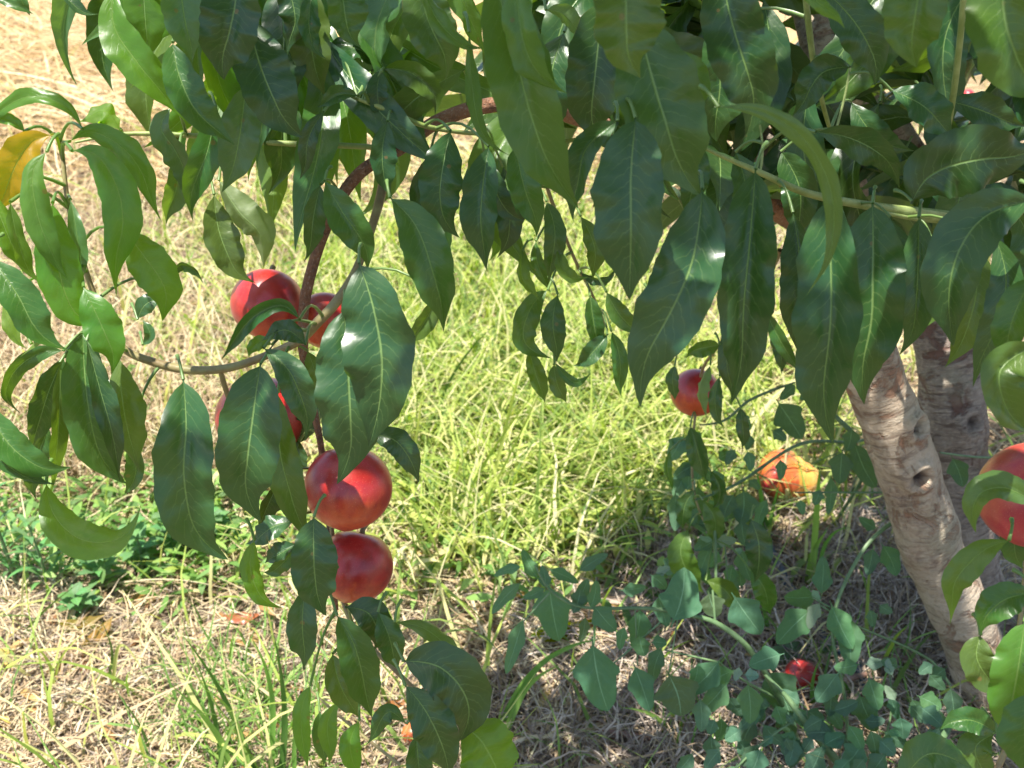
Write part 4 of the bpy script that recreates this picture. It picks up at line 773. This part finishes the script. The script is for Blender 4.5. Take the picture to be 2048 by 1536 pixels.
tag(gtube('stick', [(1590, 1475, .02, .0035), (1660, 1425, .03, .0035), (1720, 1400, .02, .003)], M_STICK, bumps=.05), 'short brown twig leaning up among the goosefoot leaves', 'stick', 'dry sticks on the ground')
tag(gtube('stick', [(1620, 1040, .012, .003), (1680, 1043, .018, .003), (1730, 1048, .012, .0035)], M_STICK, bumps=.05), 'pale stick lying behind the weeds just left of the trunk', 'stick', 'dry sticks on the ground')
for (a, b, wd, lab) in [((905, 1215), (1020, 1370), .0035, 'long pale straw stalk pointing to the lower right at the middle bottom'), ((935, 1200), (975, 1340), .005, 'broad brown straw stalk beside a thinner pale one at the middle bottom'),
                        ((220, 1190), (500, 1205), .002, 'thin pale stalk lying across the bare soil at lower left'), ((140, 1290), (190, 1200), .006, 'broken tan stalk standing in front of the green clump'), ((1010, 1340), (1110, 1500), .003, 'bent pale stalk leading down to the bottom edge'),
                        ((15, 78), (90, 62), .012, 'pale flat reed lying on the golden straw at upper left')]:
    p0, p1 = G(*a), G(*b); X, F = blade_mesh([p0+[0, 0, .02], (p0+p1)/2+[0, 0, .035], p1+[0, 0, .015]], wd); k_ = len(X)
    o = link('straw_stalk', mesh_np('straw_stalk', X-p0, F, None, {'rnd': np.full(k_, .8), 'along': np.zeros(k_)}), M_STRAW); o.location = tuple(p0); tag(o, lab, 'straw stalk', 'single dry stalks on the ground')
def dead_leaf(x, y, Lm, wm, ang, label, tone, seed):
    r = random.Random(seed); g = G(x, y); t = np.linspace(-.5, .5, 16)[:, None]
    C3 = g+np.array([math.cos(ang), math.sin(ang), 0])*t*Lm+np.array([0, 0, 1.])*(.016+float(gz(g[0], g[1]))+.5*Lm*t*t)
    X, F, uv = leaf_mesh(C3, wm/2, (r.uniform(-20, 20), r.uniform(-20, 20)), .3, .16, seed, 2.5, .3, view=g+np.array([0, -.3, 1.]))
    o = link('fallen_leaf', mesh_np('fallen_leaf', X-g, F, uv), M_LEAF, None, tone); o.location = tuple(g); tag(o, label, 'fallen leaf', 'fallen leaves on the ground')
dead_leaf(1130, 1300, .10, .030, .35, 'large yellow fallen leaf under the arching goosefoot weed', (.75, .52, .10), 1)
dead_leaf(1190, 1275, .05, .018, -.9, 'small orange brown leaf at the tip of the yellow fallen leaf', (.45, .13, .03), 2)
dead_leaf(1270, 1198, .045, .014, 1.5, 'small upright orange leaf scrap behind the weed stem', (.55, .24, .06), 3)
dead_leaf(1235, 1235, .05, .02, .3, 'tan leaf scrap lying on the soil between weed leaves', (.5, .28, .12), 4)
dead_leaf(275, 1205, .045, .022, 1.3, 'curled orange brown leaf at the edge of the green clump', (.48, .22, .07), 5)
dead_leaf(175, 1285, .06, .022, .3, 'pale tan leaf lying lowest left on bare soil', (.6, .36, .14), 6)
dead_leaf(205, 1300, .06, .018, 1.2, 'orange leaf standing on edge on the bare soil at lower left', (.55, .27, .07), 7)
dead_leaf(490, 1255, .05, .02, .1, 'brownish red leaf scrap on straw left of the lower dark leaves', (.36, .07, .03), 8)
dead_leaf(800, 1440, .07, .03, .4, 'rusty brown fallen leaf behind the lowest hanging leaves', (.42, .15, .05), 9)
dead_leaf(1800, 1370, .08, .018, -.4, 'long yellow fallen leaf beside the dark stick at the trunk', (.62, .46, .16), 10)
dead_leaf(1830, 1150, .06, .016, .2, 'ochre fallen leaf against the left side of the trunk', (.50, .30, .07), 11)
dead_leaf(1755, 1505, .05, .022, 1.0, 'orange fallen leaf at the bottom among weeds right of centre', (.58, .32, .08), 12)
dead_leaf(1600, 1330, .12, .034, .25, 'faded green fallen leaf in the shade behind the weed leaves', (.14, .25, .14), 13)
def stone(x, y, R, label, seed):
    X, F = fruit_mesh(seed, dent=0, suture=.15, asym=.3, nu=20, nv=14); r = np.random.default_rng(seed)
    X = X*R*np.array([1.3, .9, .55])*(1+.08*np.sin(X[:, :1]*9+seed)); g = lie(x, y, 0)
    o = link('stone', mesh_np('stone', X, F), M_STONE); o.location = (g[0], g[1], g[2]+R*.3); tag(o, label, 'stone', 'stones on the soil')
stone(1280, 1425, .024, 'rounded tan stone beneath the largest diamond shaped weed leaf', 3)
stone(1232, 1210, .03, 'pale clod of earth behind the weed stem at the middle', 5)
stone(1735, 1440, .014, 'small whitish stone between weed leaves at the bottom right', 8)
# clump of dead roots left of the hanging nectarine branch
for k_, (x, y, n_, rad, lab) in enumerate([(1310, 1125, 420, .045, 'tangled grey brown dead grass clump left of the leafy hanging twig'), (1690, 1100, 420, .05, 'dark dead grass clump behind the weeds beside the trunk'), (1760, 1230, 700, .07, 'big curly grey dead grass clump at the left side of the trunk')]):
    c = G(x, y); p = c+np.c_[R2.normal(0, rad*.6, (n_, 2)), np.abs(R2.normal(0, rad*.35, n_))]; p[:, 2] += gz(p[:, 0], p[:, 1])
    o = ribbons('dead_grass_clump', p-np.array([0, 0, 0]), U(0, 6.283, n_), U(.02, .07, n_), U(.001, .002, n_), U(-.2, 1.5, n_), U(.5, 4, n_), 'dead grass', M_GREY, lab, segs=6, kink=.6, seed=40+k_)
